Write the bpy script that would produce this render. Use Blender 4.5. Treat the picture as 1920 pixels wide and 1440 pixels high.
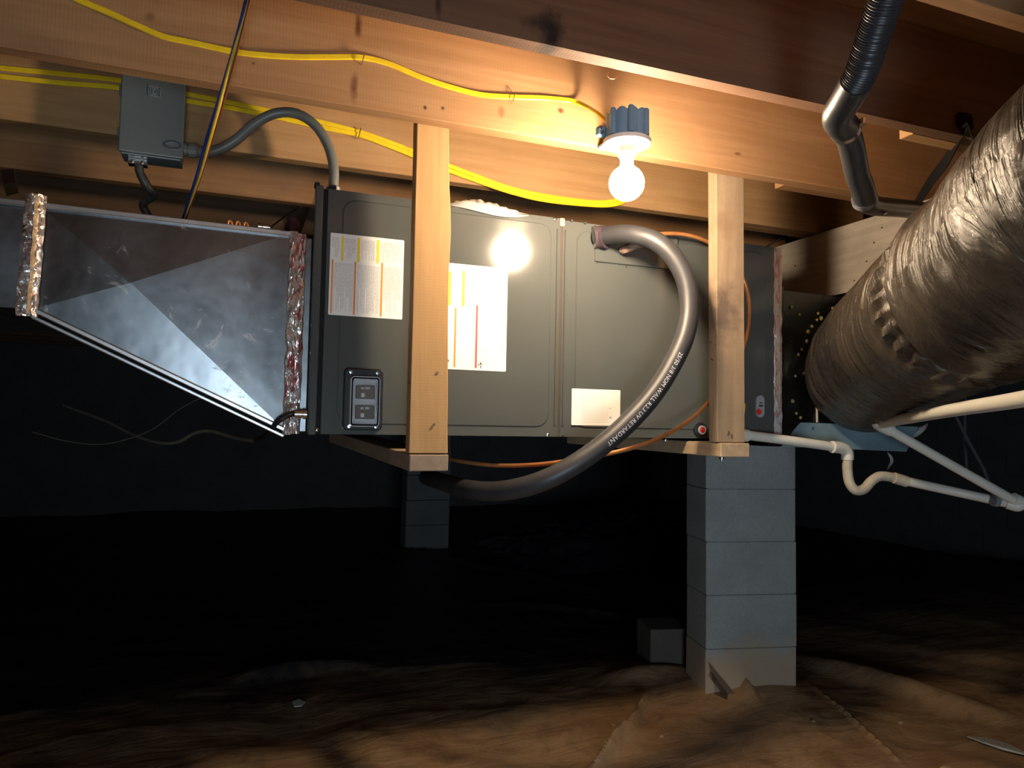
import bpy, bmesh, math, random
from mathutils import Vector, Matrix, noise
random.seed(7)
S = bpy.context.scene
for o in list(bpy.data.objects): bpy.data.objects.remove(o)
COL = S.collection
# ------------------------------------------------------------------ camera
YAW, PITCH, ROLL, FPX = math.radians(20.8), math.radians(3.0), math.radians(1.1), 1365.0
CAM = Vector((0, 0, 1.05))
Fv = Vector((math.sin(YAW)*math.cos(PITCH), math.cos(YAW)*math.cos(PITCH), math.sin(PITCH)))
R0 = Vector((math.cos(YAW), -math.sin(YAW), 0)); U0 = R0.cross(Fv)
Rv = R0*math.cos(ROLL) + U0*math.sin(ROLL); Uv = Rv.cross(Fv)
cd = bpy.data.cameras.new('camera'); cam = bpy.data.objects.new('camera', cd); COL.objects.link(cam)
cd.sensor_width = 36; cd.lens = FPX/1920*36; cd.clip_start = 0.02; cd.clip_end = 60
cam.matrix_world = Matrix(((Rv.x, Uv.x, -Fv.x, CAM.x), (Rv.y, Uv.y, -Fv.y, CAM.y), (Rv.z, Uv.z, -Fv.z, CAM.z), (0, 0, 0, 1)))
S.camera = cam
# ------------------------------------------------------------------ world, lights, exposure
w = bpy.data.worlds.new('dark'); S.world = w; w.use_nodes = True
w.node_tree.nodes['Background'].inputs[0].default_value = (0.5, 0.6, 0.8, 1)
w.node_tree.nodes['Background'].inputs[1].default_value = 0.004
S.view_settings.view_transform = 'Standard'; S.view_settings.look = 'None'
S.view_settings.exposure = 0.0; S.view_settings.gamma = 1.0; S.view_settings.use_curve_mapping = False
def lamp(name, kind, loc, target, power, col, size, **k):
    l = bpy.data.lights.new(name, kind); l.energy = power; l.color = col
    if kind == 'AREA': l.shape = 'DISK'; l.size = size
    else: l.shadow_soft_size = size
    for a, b in k.items(): setattr(l, a, b)
    o = bpy.data.objects.new(name, l); COL.objects.link(o); o.location = loc
    o.rotation_euler = (Vector(target)-Vector(loc)).to_track_quat('-Z', 'Y').to_euler(); return o
BULB = Vector((0.809, 1.43, 1.596)); BULB_L = 580.0
lamp('daylight_from_access_hatch', 'AREA', (-0.05, -1.3, 0.52), (1.1, 2.2, 1.0), 14, (0.72, 0.88, 1.0), 0.75, spread=math.radians(110))
lamp('added_warm_fill', 'POINT', (-1.6, 0.9, 1.45), (0, 1, 1), 3.0, (1.0, 0.72, 0.45), 0.22)  # unseen warm fill lamp, added to brighten the joists at left

# ------------------------------------------------------------------ pixel helpers (measured in the 1920x1440 frame)
def ray(x, y): return Fv + Rv*((x-960)/FPX) - Uv*((y-720)/FPX)
def PY(x, y, Y): d = ray(x, y); return CAM + d*((Y-CAM.y)/d.y)
def PX(x, y, X): d = ray(x, y); return CAM + d*((X-CAM.x)/d.x)
def PZ(x, y, Z): d = ray(x, y); return CAM + d*((Z-CAM.z)/d.z)
def PD(x, y, D): return CAM + ray(x, y)*D

# ------------------------------------------------------------------ node materials
MATS = {}
class NT:
    def __init__(s, name):
        s.m = bpy.data.materials.new(name); s.m.use_nodes = True; s.t = s.m.node_tree
        s.b = s.t.nodes['Principled BSDF']; s.out = s.t.nodes['Material Output']
    def n(s, typ, **k):
        nd = s.t.nodes.new(typ)
        for a, b in k.items():
            if a[0] == 'i':
                key = a[1:]; key = int(key) if key.isdigit() else key.replace('_', ' ')
                v = b
                if isinstance(v, bpy.types.NodeSocket): s.t.links.new(v, nd.inputs[key])
                else: nd.inputs[key].default_value = v
            else: setattr(nd, a, b)
        return nd
    def link(s, a, b): s.t.links.new(a, b)
    def math(s, op, a, b=0.0, clamp=False):
        nd = s.t.nodes.new('ShaderNodeMath'); nd.operation = op; nd.use_clamp = clamp
        for i, v in enumerate((a, b)):
            if isinstance(v, bpy.types.NodeSocket): s.link(v, nd.inputs[i])
            else: nd.inputs[i].default_value = v
        return nd.outputs[0]
    def mix(s, f, a, b, mode='MIX'):
        nd = s.t.nodes.new('ShaderNodeMix'); nd.data_type = 'RGBA'; nd.blend_type = mode
        for k, v in ((0, f), (6, a), (7, b)):
            if isinstance(v, bpy.types.NodeSocket): s.link(v, nd.inputs[k])
            else: nd.inputs[k].default_value = v if k == 0 else (*v, 1)
        return nd.outputs[2]
    def ramp(s, f, stops):
        nd = s.t.nodes.new('ShaderNodeValToRGB'); s.link(f, nd.inputs[0]); e = nd.color_ramp.elements
        while len(e) < len(stops): e.new(0.5)
        for el, (p, c) in zip(e, stops): el.position = p; el.color = (*c, 1) if len(c) == 3 else c
        return nd.outputs[0]
    def obj(s): return s.n('ShaderNodeTexCoord').outputs['Object']
    def noise(s, vec, scale, detail=4, rough=0.6, sc=(1, 1, 1), dist=0.0, w=None):
        mp = s.n('ShaderNodeMapping'); s.link(vec, mp.inputs[0]); mp.inputs['Scale'].default_value = sc
        nd = s.n('ShaderNodeTexNoise'); nd.inputs['Scale'].default_value = scale
        nd.inputs['Detail'].default_value = detail; nd.inputs['Roughness'].default_value = rough; nd.inputs['Distortion'].default_value = dist
        if w is not None:
            nd.noise_dimensions = '4D'; s.link(w, nd.inputs['W'])
        s.link(mp.outputs[0], nd.inputs['Vector']); return nd.outputs[0]
    def bump(s, h, strength=0.3, dist=0.01):
        nd = s.n('ShaderNodeBump'); nd.inputs['Strength'].default_value = strength; nd.inputs['Distance'].default_value = dist
        s.link(h, nd.inputs['Height']); s.link(nd.outputs[0], s.b.inputs['Normal'])
    def set(s, **k):
        for a, v in k.items():
            a = a.replace('_', ' ')
            if isinstance(v, bpy.types.NodeSocket): s.link(v, s.b.inputs[a])
            else: s.b.inputs[a].default_value = (*v, 1) if isinstance(v, tuple) and len(v) == 3 else v

def simple(name, col, rough=0.5, metal=0.0, var=0.12, nscale=25, bump=0.0, **k):
    if name in MATS: return MATS[name]
    t = NT(name); c = t.noise(t.obj(), nscale, 5)
    dark = tuple(x*(1-var) for x in col); lite = tuple(min(1, x*(1+var)) for x in col)
    t.set(Base_Color=t.ramp(c, [(0.3, dark), (0.7, lite)]), Roughness=rough, Metallic=metal)
    if bump: t.bump(c, bump, 0.004)
    for a, v in k.items(): t.set(**{a: v})
    MATS[name] = t.m; return t.m

def wood(name, axis='X', light=(0.55, 0.30, 0.135), dark=(0.40, 0.19, 0.075), dirt=0.25, dirtcol=(0.12, 0.08, 0.06), knots=0.5, spots=()):
    """spots: (x, z, rx, rz, colour, strength) stains in the board's own coordinates"""
    light = tuple(x*0.85 for x in light); dark = tuple(x*0.82 for x in dark)
    t = NT(name); v = t.obj(); rnd = t.n('ShaderNodeObjectInfo').outputs['Random']
    W = t.math('MULTIPLY', rnd, 37.0)
    sc = {'X': (0.045, 1, 1), 'Z': (1, 1, 0.045), 'Y': (1, 0.045, 1)}[axis]
    g = t.noise(v, 55, 6, 0.6, sc, 0.6, W)
    g2 = t.noise(v, 9, 4, 0.55, tuple(x if x == 1 else 0.12 for x in sc), 1.2, W)
    c = t.ramp(g, [(0.32, dark), (0.62, light)])
    c = t.mix(t.ramp(g2, [(0.35, (0.55,)*3), (0.7, (0,)*3)]), c, tuple(x*0.85 for x in dark))
    ks = {'X': (0.55, 1, 1), 'Z': (1, 1, 0.55), 'Y': (1, 0.55, 1)}[axis]
    mp = t.n('ShaderNodeMapping'); t.link(v, mp.inputs[0]); mp.inputs['Scale'].default_value = ks
    vo = t.n('ShaderNodeTexVoronoi'); vo.voronoi_dimensions = '4D'; vo.inputs['Scale'].default_value = 3.6; t.link(W, vo.inputs['W']); t.link(mp.outputs[0], vo.inputs['Vector'])
    kn = t.math('ADD', vo.outputs['Distance'], t.math('MULTIPLY', t.noise(v, 30, 3), 0.05))
    kf = t.ramp(kn, [(0.06, (knots,)*3), (0.135, (0,)*3)])
    c = t.mix(kf, c, (0.13, 0.05, 0.025))
    d = t.noise(v, 3.2, 7, 0.7, (1, 1, 1), 0.4, W)
    c = t.mix(t.ramp(d, [(0.45, (0,)*3), (0.75, (dirt,)*3)]), c, dirtcol)
    for (sx, sz, rx, rz, col, st) in spots:
        m2 = t.n('ShaderNodeMapping', vector_type='POINT'); t.link(v, m2.inputs[0])
        m2.inputs['Location'].default_value = (-sx/rx, 0, -sz/rz); m2.inputs['Scale'].default_value = (1/rx, 0, 1/rz)
        ln = t.n('ShaderNodeVectorMath', operation='LENGTH'); t.link(m2.outputs[0], ln.inputs[0])
        dd = t.math('ADD', ln.outputs['Value'], t.math('MULTIPLY', t.math('SUBTRACT', t.noise(v, 28, 4), 0.5), 1.5))
        c = t.mix(t.ramp(dd, [(0.25, (st,)*3), (1.0, (0,)*3)]), c, col)
    sp = t.n('ShaderNodeSeparateXYZ'); t.link(v, sp.inputs[0])
    saw = t.math('SINE', t.math('MULTIPLY', sp.outputs['X' if axis == 'X' else 'Z' if axis == 'Z' else 'Y'], 900.0))
    h = t.math('ADD', g, t.math('MULTIPLY', saw, 0.10))
    t.set(Base_Color=c, Roughness=0.72); t.b.inputs['Specular IOR Level'].default_value = 0.25
    t.bump(h, 0.25, 0.0015)
    return t.m

def galvanized(name='galvanized_steel', base=(0.27, 0.29, 0.315), rough=(0.27, 0.40), smear=0.5):
    if name in MATS: return MATS[name]
    t = NT(name); v = t.obj()
    vo = t.n('ShaderNodeTexVoronoi'); vo.inputs['Scale'].default_value = 70; t.link(v, vo.inputs['Vector'])
    a = t.noise(v, 5, 6, 0.65, dist=0.5); b = t.noise(v, 11, 8, 0.75, dist=1.2); d = t.noise(v, 2.2, 4, 0.6)
    hs = t.n('ShaderNodeSeparateColor'); t.link(vo.outputs['Color'], hs.inputs[0])
    c = t.mix(t.math('MULTIPLY', hs.outputs[0], 0.18), base, tuple(x*0.7 for x in base))
    c = t.mix(t.ramp(a, [(0.35, (0.5,)*3), (0.65, (0,)*3)]), c, tuple(x*0.62 for x in base))
    sm = t.ramp(b, [(0.60, (0,)*3), (0.70, (smear,)*3)])
    c = t.mix(sm, c, (0.60, 0.58, 0.52))
    r = t.math('ADD', t.ramp(a, [(0.3, (rough[0],)*3), (0.7, (rough[1],)*3)]), t.math('MULTIPLY', sm, 0.4))
    t.set(Base_Color=c, Roughness=r, Metallic=t.math('SUBTRACT', 1.0, t.math('MULTIPLY', sm, 0.7)))
    t.bump(d, 0.25, 0.02); MATS[name] = t.m; return t.m

def foil(name='foil_tape', printed=0.4, warm=0.4, metal=0.75):
    t = NT(name); v = t.obj()
    a = t.noise(v, 22, 3, 0.5, (1, 1, 0.5), 1.0); b = t.noise(v, 42, 4, 0.6, (1, 1, 0.35), 2.5); c2 = t.noise(v, 6, 2, 0.5, (1, 1, 0.6))
    c = t.mix(t.ramp(c2, [(0.42, (0,)*3), (0.58, (warm,)*3)]), (0.62, 0.62, 0.64), (0.68, 0.47, 0.25))
    c = t.mix(t.ramp(b, [(0.52, (0,)*3), (0.57, (printed,)*3)]), c, (0.42, 0.05, 0.06))
    t.set(Base_Color=c, Roughness=0.3, Metallic=metal); t.bump(a, 0.9, 0.012); return t.m

def floor_mat():
    t = NT('dusty_plastic_sheet'); v = t.obj()
    a = t.noise(v, 1.6, 8, 0.65, dist=0.6); b = t.noise(v, 9, 6, 0.7, dist=0.8); w2 = t.noise(v, 3.0, 5, 0.6, (1, 2.6, 1), 2.0)
    c = t.ramp(a, [(0.3, (0.26, 0.15, 0.075)), (0.55, (0.42, 0.27, 0.15)), (0.75, (0.52, 0.38, 0.24))])
    c = t.mix(t.ramp(b, [(0.5, (0,)*3), (0.72, (0.6,)*3)]), c, (0.06, 0.04, 0.03))
    # bulb's lit patch painted in: dusty tan near the camera, black beyond it
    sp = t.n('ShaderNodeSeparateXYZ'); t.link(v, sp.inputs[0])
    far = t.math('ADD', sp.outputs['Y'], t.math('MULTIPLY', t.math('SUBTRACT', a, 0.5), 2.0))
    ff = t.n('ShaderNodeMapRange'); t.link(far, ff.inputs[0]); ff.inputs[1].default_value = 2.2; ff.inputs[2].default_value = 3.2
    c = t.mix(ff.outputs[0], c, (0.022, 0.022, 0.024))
    t.set(Base_Color=c, Roughness=t.math('ADD', 0.34, t.math('MULTIPLY', b, 0.25)))
    t.b.inputs['Specular IOR Level'].default_value = 0.35
    t.bump(t.math('ADD', w2, t.math('MULTIPLY', b, 0.25)), 0.25, 0.05); return t.m

def flex_mat():
    t = NT('black_duct_jacket'); uv = t.n('ShaderNodeTexCoord').outputs['UV']
    a = t.noise(uv, 1.0, 5, 0.55, (15, 2.2, 1), 1.4); b = t.noise(uv, 1.0, 8, 0.75, (55, 30, 1), 0.5); d = t.noise(t.obj(), 5, 5, 0.6)
    c = t.ramp(d, [(0.3, (0.014, 0.012, 0.010)), (0.7, (0.055, 0.043, 0.031))])
    c = t.mix(t.ramp(b, [(0.62, (0,)*3), (0.72, (0.25,)*3)]), c, (0.12, 0.10, 0.075))
    t.set(Base_Color=c, Roughness=t.math('ADD', 0.17, t.math('MULTIPLY', b, 0.22)))
    t.b.inputs['Specular IOR Level'].default_value = 0.75
    t.bump(t.math('ADD', a, t.math('MULTIPLY', b, 0.07)), 0.85, 0.035); return t.m

def concrete(name, col=(0.36, 0.37, 0.37), brown=False):
    t = NT(name); v = t.obj(); a = t.noise(v, 90, 6, 0.8); b = t.noise(v, 5, 5, 0.6)
    c = t.ramp(b, [(0.3, tuple(x*0.75 for x in col)), (0.7, col)])
    c = t.mix(t.ramp(a, [(0.45, (0,)*3), (0.75, (0.45,)*3)]), c, tuple(x*0.45 for x in col))
    if brown:
        sp = t.n('ShaderNodeSeparateXYZ'); t.link(v, sp.inputs[0])
        f = t.math('ADD', sp.outputs['Z'], t.math('MULTIPLY', t.math('SUBTRACT', b, 0.5), 0.25))
        c = t.mix(t.ramp(f, [(0.16, (0.9,)*3), (0.26, (0,)*3)]), c, (0.40, 0.30, 0.20))  # warm bulb light on the pier's foot, painted in as brown
    t.set(Base_Color=c, Roughness=0.9); t.bump(a, 0.6, 0.004); return t.m

def emission(name, col, st):
    t = NT(name); t.set(Base_Color=col, Emission_Color=col, Emission_Strength=st); return t.m

M_steel = galvanized()
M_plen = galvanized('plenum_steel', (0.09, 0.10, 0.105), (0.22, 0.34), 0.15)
M_lip = simple('steel_lip', (0.62, 0.64, 0.66), 0.35, 0.9)
M_foil = foil(); M_foil2 = foil('foil_tape_printed', 0.8, 0.25)
M_unit = simple('unit_grey_paint', (0.076, 0.083, 0.079), 0.13, 0.0, 0.05, 3, Specular_IOR_Level=0.6)
M_unitdark = simple('unit_edge_paint', (0.045, 0.048, 0.05), 0.35)
M_black = simple('black_plastic', (0.012, 0.013, 0.016), 0.5, Specular_IOR_Level=0.3)
M_gap = simple('dark_gap', (0.006, 0.006, 0.006), 0.9)
M_chrome = simple('zinc', (0.62, 0.62, 0.62), 0.25, 1.0)
M_rust = simple('rusty_screw', (0.10, 0.06, 0.04), 0.6, 0.4)
M_white = simple('label_paper', (0.80, 0.78, 0.74), 0.55, 0, 0.02)
M_ink = simple('label_ink', (0.42, 0.41, 0.41), 0.6, 0, 0.05); M_inkd = simple('label_black_ink', (0.03, 0.03, 0.03), 0.6)
M_inkf = simple('faint_ink', (0.60, 0.585, 0.56), 0.6, 0, 0.05)
M_yel = simple('label_yellow', (0.85, 0.62, 0.02), 0.5); M_ora = simple('label_orange', (0.80, 0.26, 0.04), 0.5); M_redp = simple('label_red', (0.70, 0.08, 0.05), 0.5)
M_cable = simple('yellow_cable', (0.80, 0.56, 0.02), 0.35, 0, 0.10, 40)
M_cond = simple('grey_conduit', (0.17, 0.17, 0.155), 0.4, 0, 0.12, 12)
M_box = simple('steel_box_paint', (0.115, 0.14, 0.15), 0.35, 0, 0.08, 8, Specular_IOR_Level=0.5)
M_blue = simple('blue_plastic', (0.13, 0.29, 0.47), 0.4, 0, 0.1)
M_porc = simple('white_porcelain', (0.85, 0.83, 0.78), 0.3, 0, 0.02)
M_rub = simple('rubber_insulation', (0.03, 0.03, 0.034), 0.48, 0, 0.2, 18, Specular_IOR_Level=0.5)
M_print = simple('white_print', (0.55, 0.58, 0.62), 0.6)
M_cop = simple('copper', (0.75, 0.32, 0.12), 0.33, 0.7, 0.15, 20)
M_pvc = simple('white_pvc', (0.62, 0.61, 0.55), 0.4, 0, 0.08, 9)
M_pvcd = simple('stained_pvc', (0.52, 0.46, 0.36), 0.5, 0, 0.25, 14)
M_hose = simple('black_hose', (0.02, 0.022, 0.028), 0.35, 0, 0.2, Specular_IOR_Level=0.6)
M_strap = simple('black_strap', (0.007, 0.007, 0.008), 0.8, Specular_IOR_Level=0.2)
M_red = simple('red_plug', (0.65, 0.03, 0.03), 0.4); M_pinkg = simple('port_ring', (0.45, 0.42, 0.42), 0.45)
M_yelw = simple('yellow_card', (0.85, 0.62, 0.0), 0.5)
M_bag = simple('clear_plastic', (0.75, 0.75, 0.74), 0.12, 0, 0.05, 20, Transmission_Weight=0.45, Specular_IOR_Level=0.8)
M_clear = simple('clear_cover', (0.9, 0.9, 0.9), 0.08, 0, 0.02, 5, Transmission_Weight=0.95, IOR=1.3)
M_brk = simple('breaker_brown', (0.09, 0.055, 0.03), 0.4); M_brkw = simple('breaker_grey', (0.65, 0.66, 0.70), 0.4)
M_bluew = simple('blue_wire', (0.01, 0.03, 0.20), 0.4); M_yw = simple('yellow_wire', (0.62, 0.42, 0.04), 0.4); M_bw = simple('brown_wire', (0.12, 0.03, 0.015), 0.4)
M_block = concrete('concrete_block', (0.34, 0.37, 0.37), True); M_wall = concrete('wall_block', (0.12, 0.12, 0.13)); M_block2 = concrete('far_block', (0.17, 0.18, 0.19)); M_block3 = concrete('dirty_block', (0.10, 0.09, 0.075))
M_mast = simple('duct_mastic', (0.30, 0.27, 0.10), 0.7, 0, 0.3, 60)
M_ins = simple('insulation_tuft', (0.35, 0.36, 0.36), 0.95, 0, 0.3, 60)

# ------------------------------------------------------------------ mesh builder
class MB:
    def __init__(s): s.v = []; s.f = []; s.uv = None
    def add(s, vs, fs):
        o = len(s.v); s.v += [Vector(p) for p in vs]; s.f += [tuple(i+o for i in f) for f in fs]; return s
    def hexa(s, p):          # p[0:4] bottom loop, p[4:8] top loop
        return s.add(p, [(3, 2, 1, 0), (4, 5, 6, 7), (0, 1, 5, 4), (1, 2, 6, 5), (2, 3, 7, 6), (3, 0, 4, 7)])
    def box(s, a, b):
        (x0, y0, z0), (x1, y1, z1) = a, b
        return s.hexa([(x0, y0, z0), (x1, y0, z0), (x1, y1, z0), (x0, y1, z0), (x0, y0, z1), (x1, y0, z1), (x1, y1, z1), (x0, y1, z1)])
    def obox(s, c, ax, ay, az):   # centre and three half axes
        c, ax, ay, az = map(Vector, (c, ax, ay, az))
        return s.hexa([c-ax-ay-az, c+ax-ay-az, c+ax+ay-az, c-ax+ay-az, c-ax-ay+az, c+ax-ay+az, c+ax+ay+az, c-ax+ay+az])
    def board(s, p0, p1, w, t, up=(0, 0, 1)):   # a board between two points, w across, t along up
        p0, p1, up = Vector(p0), Vector(p1), Vector(up); d = (p1-p0).normalized(); sd = d.cross(up).normalized(); u = sd.cross(d)
        c = (p0+p1)/2; return s.obox(c, sd*w/2, (p1-p0)/2, u*t/2)
    def prism(s, poly, d):   # poly: 3d points, extruded by vector d
        n = len(poly); d = Vector(d); a = [Vector(p) for p in poly]; b = [p+d for p in a]
        return s.add(a+b, [tuple(range(n-1, -1, -1)), tuple(range(n, 2*n))]+[(i, (i+1) % n, n+(i+1) % n, n+i) for i in range(n)])
    def ring(s, c, r0, r1, axis, h, n=24):
        axis = Vector(axis).normalized(); a = axis.orthogonal().normalized(); b = axis.cross(a); c = Vector(c); vs = []
        for i in range(n):
            th = 2*math.pi*i/n; e = a*math.cos(th)+b*math.sin(th)
            vs += [c+e*r0, c+e*r1, c+e*r1+axis*h, c+e*r0+axis*h]
        fs = []
        for i in range(n):
            j = (i+1) % n
            for k in range(4): fs.append((4*i+k, 4*i+(k+1) % 4, 4*j+(k+1) % 4, 4*j+k))
        return s.add(vs, fs)
    def lathe(s, c, axis, prof, n=24):   # prof: (radius, height) along axis, closed at both ends
        axis = Vector(axis).normalized(); a = axis.orthogonal().normalized(); b = axis.cross(a); c = Vector(c); vs = []
        for (r, h) in prof:
            for i in range(n):
                th = 2*math.pi*i/n; vs.append(c+axis*h+(a*math.cos(th)+b*math.sin(th))*max(r, 1e-5))
        fs = [tuple(range(n-1, -1, -1)), tuple(range((len(prof)-1)*n, len(prof)*n))]
        for k in range(len(prof)-1):
            for i in range(n): fs.append((k*n+i, k*n+(i+1) % n, (k+1)*n+(i+1) % n, (k+1)*n+i))
        return s.add(vs, fs)
    def tube(s, pts, r, n=12, flat=None, rf=None, uv=False, disp=None):
        pts = [Vector(p) for p in pts]; L = [0]
        for i in range(1, len(pts)): L.append(L[-1]+(pts[i]-pts[i-1]).length)
        o = len(s.v); t0 = (pts[1]-pts[0]).normalized(); up = Vector((0, 0, 1)) if abs(t0.z) < 0.9 else Vector((0, 1, 0))
        a = t0.cross(up).normalized()
        if uv: s.uv = {}
        for i, p in enumerate(pts):
            t = (pts[min(i+1, len(pts)-1)]-pts[max(i-1, 0)]).normalized(); a = (a-t*a.dot(t)).normalized(); b = t.cross(a)
            rr = r*(rf(i/(len(pts)-1), L[i]) if rf else 1)
            for k in range(n):
                th = 2*math.pi*k/n; q = rr
                if disp: q = rr*(1+disp(L[i], th))
                ca, sa = math.cos(th), math.sin(th)*(flat or 1)
                s.v.append(p+(a*ca+b*sa)*q)
                if uv: s.uv[len(s.v)-1] = (L[i]/(2*math.pi*r), k/n)
        m = len(pts); s.f.append(tuple(o+i for i in range(n-1, -1, -1))); s.f.append(tuple(o+(m-1)*n+i for i in range(n)))
        for i in range(m-1):
            for k in range(n): s.f.append((o+i*n+k, o+i*n+(k+1) % n, o+(i+1)*n+(k+1) % n, o+(i+1)*n+k))
        return s
def spline(pts, k=8):
    P = [Vector(p) for p in pts]; P = [P[0]*2-P[1]]+P+[P[-1]*2-P[-2]]; out = []
    for i in range(1, len(P)-2):
        for j in range(k):
            t = j/k; a, b, c, d = P[i-1:i+3]
            out.append(0.5*((2*b)+(c-a)*t+(2*a-5*b+4*c-d)*t*t+(3*b-a-3*c+d)*t**3))
    out.append(P[-2]); return out

ROOTLOC = {}
def link(name, mb, mat, parent=None, smooth=False, bevel=0, origin=None):
    me = bpy.data.meshes.new(name); o = bpy.data.objects.new(name, me); COL.objects.link(o)
    if parent: off = ROOTLOC[parent.name]; o.parent = parent; ROOTLOC[o.name] = off
    else:
        xs = [p.x for p in mb.v]; ys = [p.y for p in mb.v]; zs = [p.z for p in mb.v]
        off = Vector(origin) if origin else Vector(((min(xs)+max(xs))/2, (min(ys)+max(ys))/2, min(zs))); o.location = off; ROOTLOC[o.name] = off
    me.from_pydata([tuple(p-off) for p in mb.v], [], mb.f)
    if mb.uv:
        ul = me.uv_layers.new(name='UVMap')
        for poly in me.polygons:
            us = [mb.uv.get(me.loops[li].vertex_index, (0, 0)) for li in poly.loop_indices]
            wrap = max(u[1] for u in us)-min(u[1] for u in us) > 0.5 and len(us) == 4
            for li, u in zip(poly.loop_indices, us): ul.data[li].uv = (u[0], u[1]+(1 if wrap and u[1] < 0.5 else 0))
    bm = bmesh.new(); bm.from_mesh(me)
    bmesh.ops.recalc_face_normals(bm, faces=bm.faces)
    if bevel:
        bmesh.ops.bevel(bm, geom=[e for e in bm.edges if e.calc_face_angle(0) > 0.5], offset=bevel, segments=2 if bevel > 0.002 else 1, profile=0.5, affect='EDGES', clamp_overlap=True)
    bm.to_mesh(me); bm.free()
    if smooth:
        for p in me.polygons: p.use_smooth = True
        try: me.set_sharp_from_angle(angle=math.radians(40))
        except Exception: pass
    me.materials.append(mat); return o
def tag(o, label=None, cat=None, group=None, kind=None):
    if label: o['label'] = label
    if cat: o['category'] = cat
    if group: o['group'] = group
    if kind: o['kind'] = kind
    return o
def thing(name, loc, label, cat, group=None):
    o = bpy.data.objects.new(name, None); COL.objects.link(o); o.location = loc; o.empty_display_size = 0.05
    ROOTLOC[o.name] = Vector(loc); return tag(o, label, cat, group)
def struct(name, mb, mat, **k): return tag(link(name, mb, mat, **k), kind='structure')
def struct_empty(name, loc=(0, 0, 0)):
    o = bpy.data.objects.new(name, None); COL.objects.link(o); o.location = loc; ROOTLOC[o.name] = Vector(loc); o['kind'] = 'structure'; return o
exec_later = []

# ================================================================== SETTING
ZJ, JH, JT = 1.74, 0.235, 0.038        # joist underside, height, thickness
UX0, UX1, UY0, UY1, UZ0, UZ1 = 0.168, 1.55, 1.81, 2.33, 1.012, 1.612
PA = Vector((1.712, 2.372, 0)); PU = Vector((math.cos(math.radians(-12)), math.sin(math.radians(-12)), 0)); PV = Vector((-PU.y, PU.x, 0))
LX0, LX1, LY0, LY1 = -4.2, 5.7, -2.4, 8.7
def fh(x, y):
    q = Vector((x, y, 0)); h = 0.030*noise.noise(q*0.9)+0.018*noise.noise(q*2.7+Vector((3, 1, 0)))+0.006*noise.noise(q*9)
    q2 = Vector((x*1.4+0.6*noise.noise(q*1.3), y*3.2, 4)); rd = 1-abs(noise.noise(q2*1.5)); h += 0.004*rd**6 + 0.010*(1-abs(noise.noise(Vector((x*1.1, y*2.0, 9)))))**10*(1 if y > 3 else 0.3)
    dx, dy = x-1.9, y-2.45; r = math.hypot(dx, dy); h += 0.04*math.exp(-(r/0.40)**2)          # plastic heaped round the pier
    for (a, b, wd, ht) in FOLDS:
        ab = b-a; t = max(0, min(1, (Vector((x, y))-a).dot(ab)/ab.length_squared)); d = (Vector((x, y))-a-ab*t).length
        h += ht*math.exp(-(d/wd)**2)*math.sin(math.pi*min(1, max(0, t*0.9+0.05)))
    h += 0.10*max(0, min(1, (x-2.2)/1.5))*math.exp(-((y-3.3)/0.7)**2)
    return h
def g2(x, y): p = PZ(x, y, 0.02); return Vector((p.x, p.y))
FOLDS = [(g2(1215, 1300), g2(1180, 1375), 0.014, 0.040), (g2(1190, 1350), g2(1105, 1445), 0.017, 0.055), (g2(1508, 1283), g2(1720, 1438), 0.007, 0.014), (g2(1345, 1240), g2(1420, 1330), 0.018, 0.05),
         (g2(1180, 1110), g2(600, 1000), 0.05, 0.04), (g2(1260, 1160), g2(960, 1120), 0.04, 0.03), (g2(700, 1240), g2(430, 1270), 0.05, 0.05),
         (g2(1480, 1230), g2(1915, 1340), 0.08, 0.06), (g2(1300, 1265), g2(1130, 1275), 0.05, 0.035)]
mb = MB(); xs = []; ys = []
def axis(lo, hi, f0, f1, fine, coarse):
    out = [lo]
    while out[-1] < hi: out.append(out[-1]+(fine if f0 < out[-1] < f1 else coarse))
    return out
xs = axis(LX0, LX1, -0.8, 3.2, 0.0125, 0.06); ys = axis(LY0, LY1, 1.5, 4.2, 0.0125, 0.06)
for y in ys:
    for x in xs: mb.v.append(Vector((x, y, fh(x, y))))
nx = len(xs)
mb.f = [(j*nx+i, j*nx+i+1, (j+1)*nx+i+1, (j+1)*nx+i) for j in range(len(ys)-1) for i in range(nx-1)]
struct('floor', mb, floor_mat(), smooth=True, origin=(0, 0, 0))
def block_wall(name, o, u, n, length, h):   # masonry wall of joined blocks with recessed joints
    o, u, n = Vector(o), Vector(u), Vector(n)
    back = MB().obox(o+u*length/2+Vector((0, 0, h/2))-n*0.1, u*length/2, n*0.094, (0, 0, h/2))
    wroot = struct(name, back, M_wall)
    b = MB(); k = 0; z = 0.0
    while z < h-0.02:
        x = -0.2 if k % 2 else 0.0
        while x < length:
            a0, a1 = max(0, x+0.005), min(length, x+0.395); z1 = min(h, z+0.193)
            if a1-a0 > 0.03: b.obox(o+u*(a0+a1)/2+Vector((0, 0, (z+z1)/2))-n*0.003, u*(a1-a0)/2, n*0.006, (0, 0, (z1-z)/2))
            x += 0.4
        z += 0.203; k += 1
    tag(link('block_courses', b, M_wall, wroot), kind='stuff')
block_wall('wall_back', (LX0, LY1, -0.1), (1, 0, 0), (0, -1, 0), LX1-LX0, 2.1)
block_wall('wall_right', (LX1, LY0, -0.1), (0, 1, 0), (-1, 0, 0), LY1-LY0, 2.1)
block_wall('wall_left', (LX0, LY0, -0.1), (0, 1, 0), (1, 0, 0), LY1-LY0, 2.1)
block_wall('wall_front', (LX0, LY0, -0.1), (1, 0, 0), (0, 1, 0), LX1-LX0, 2.1)
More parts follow.
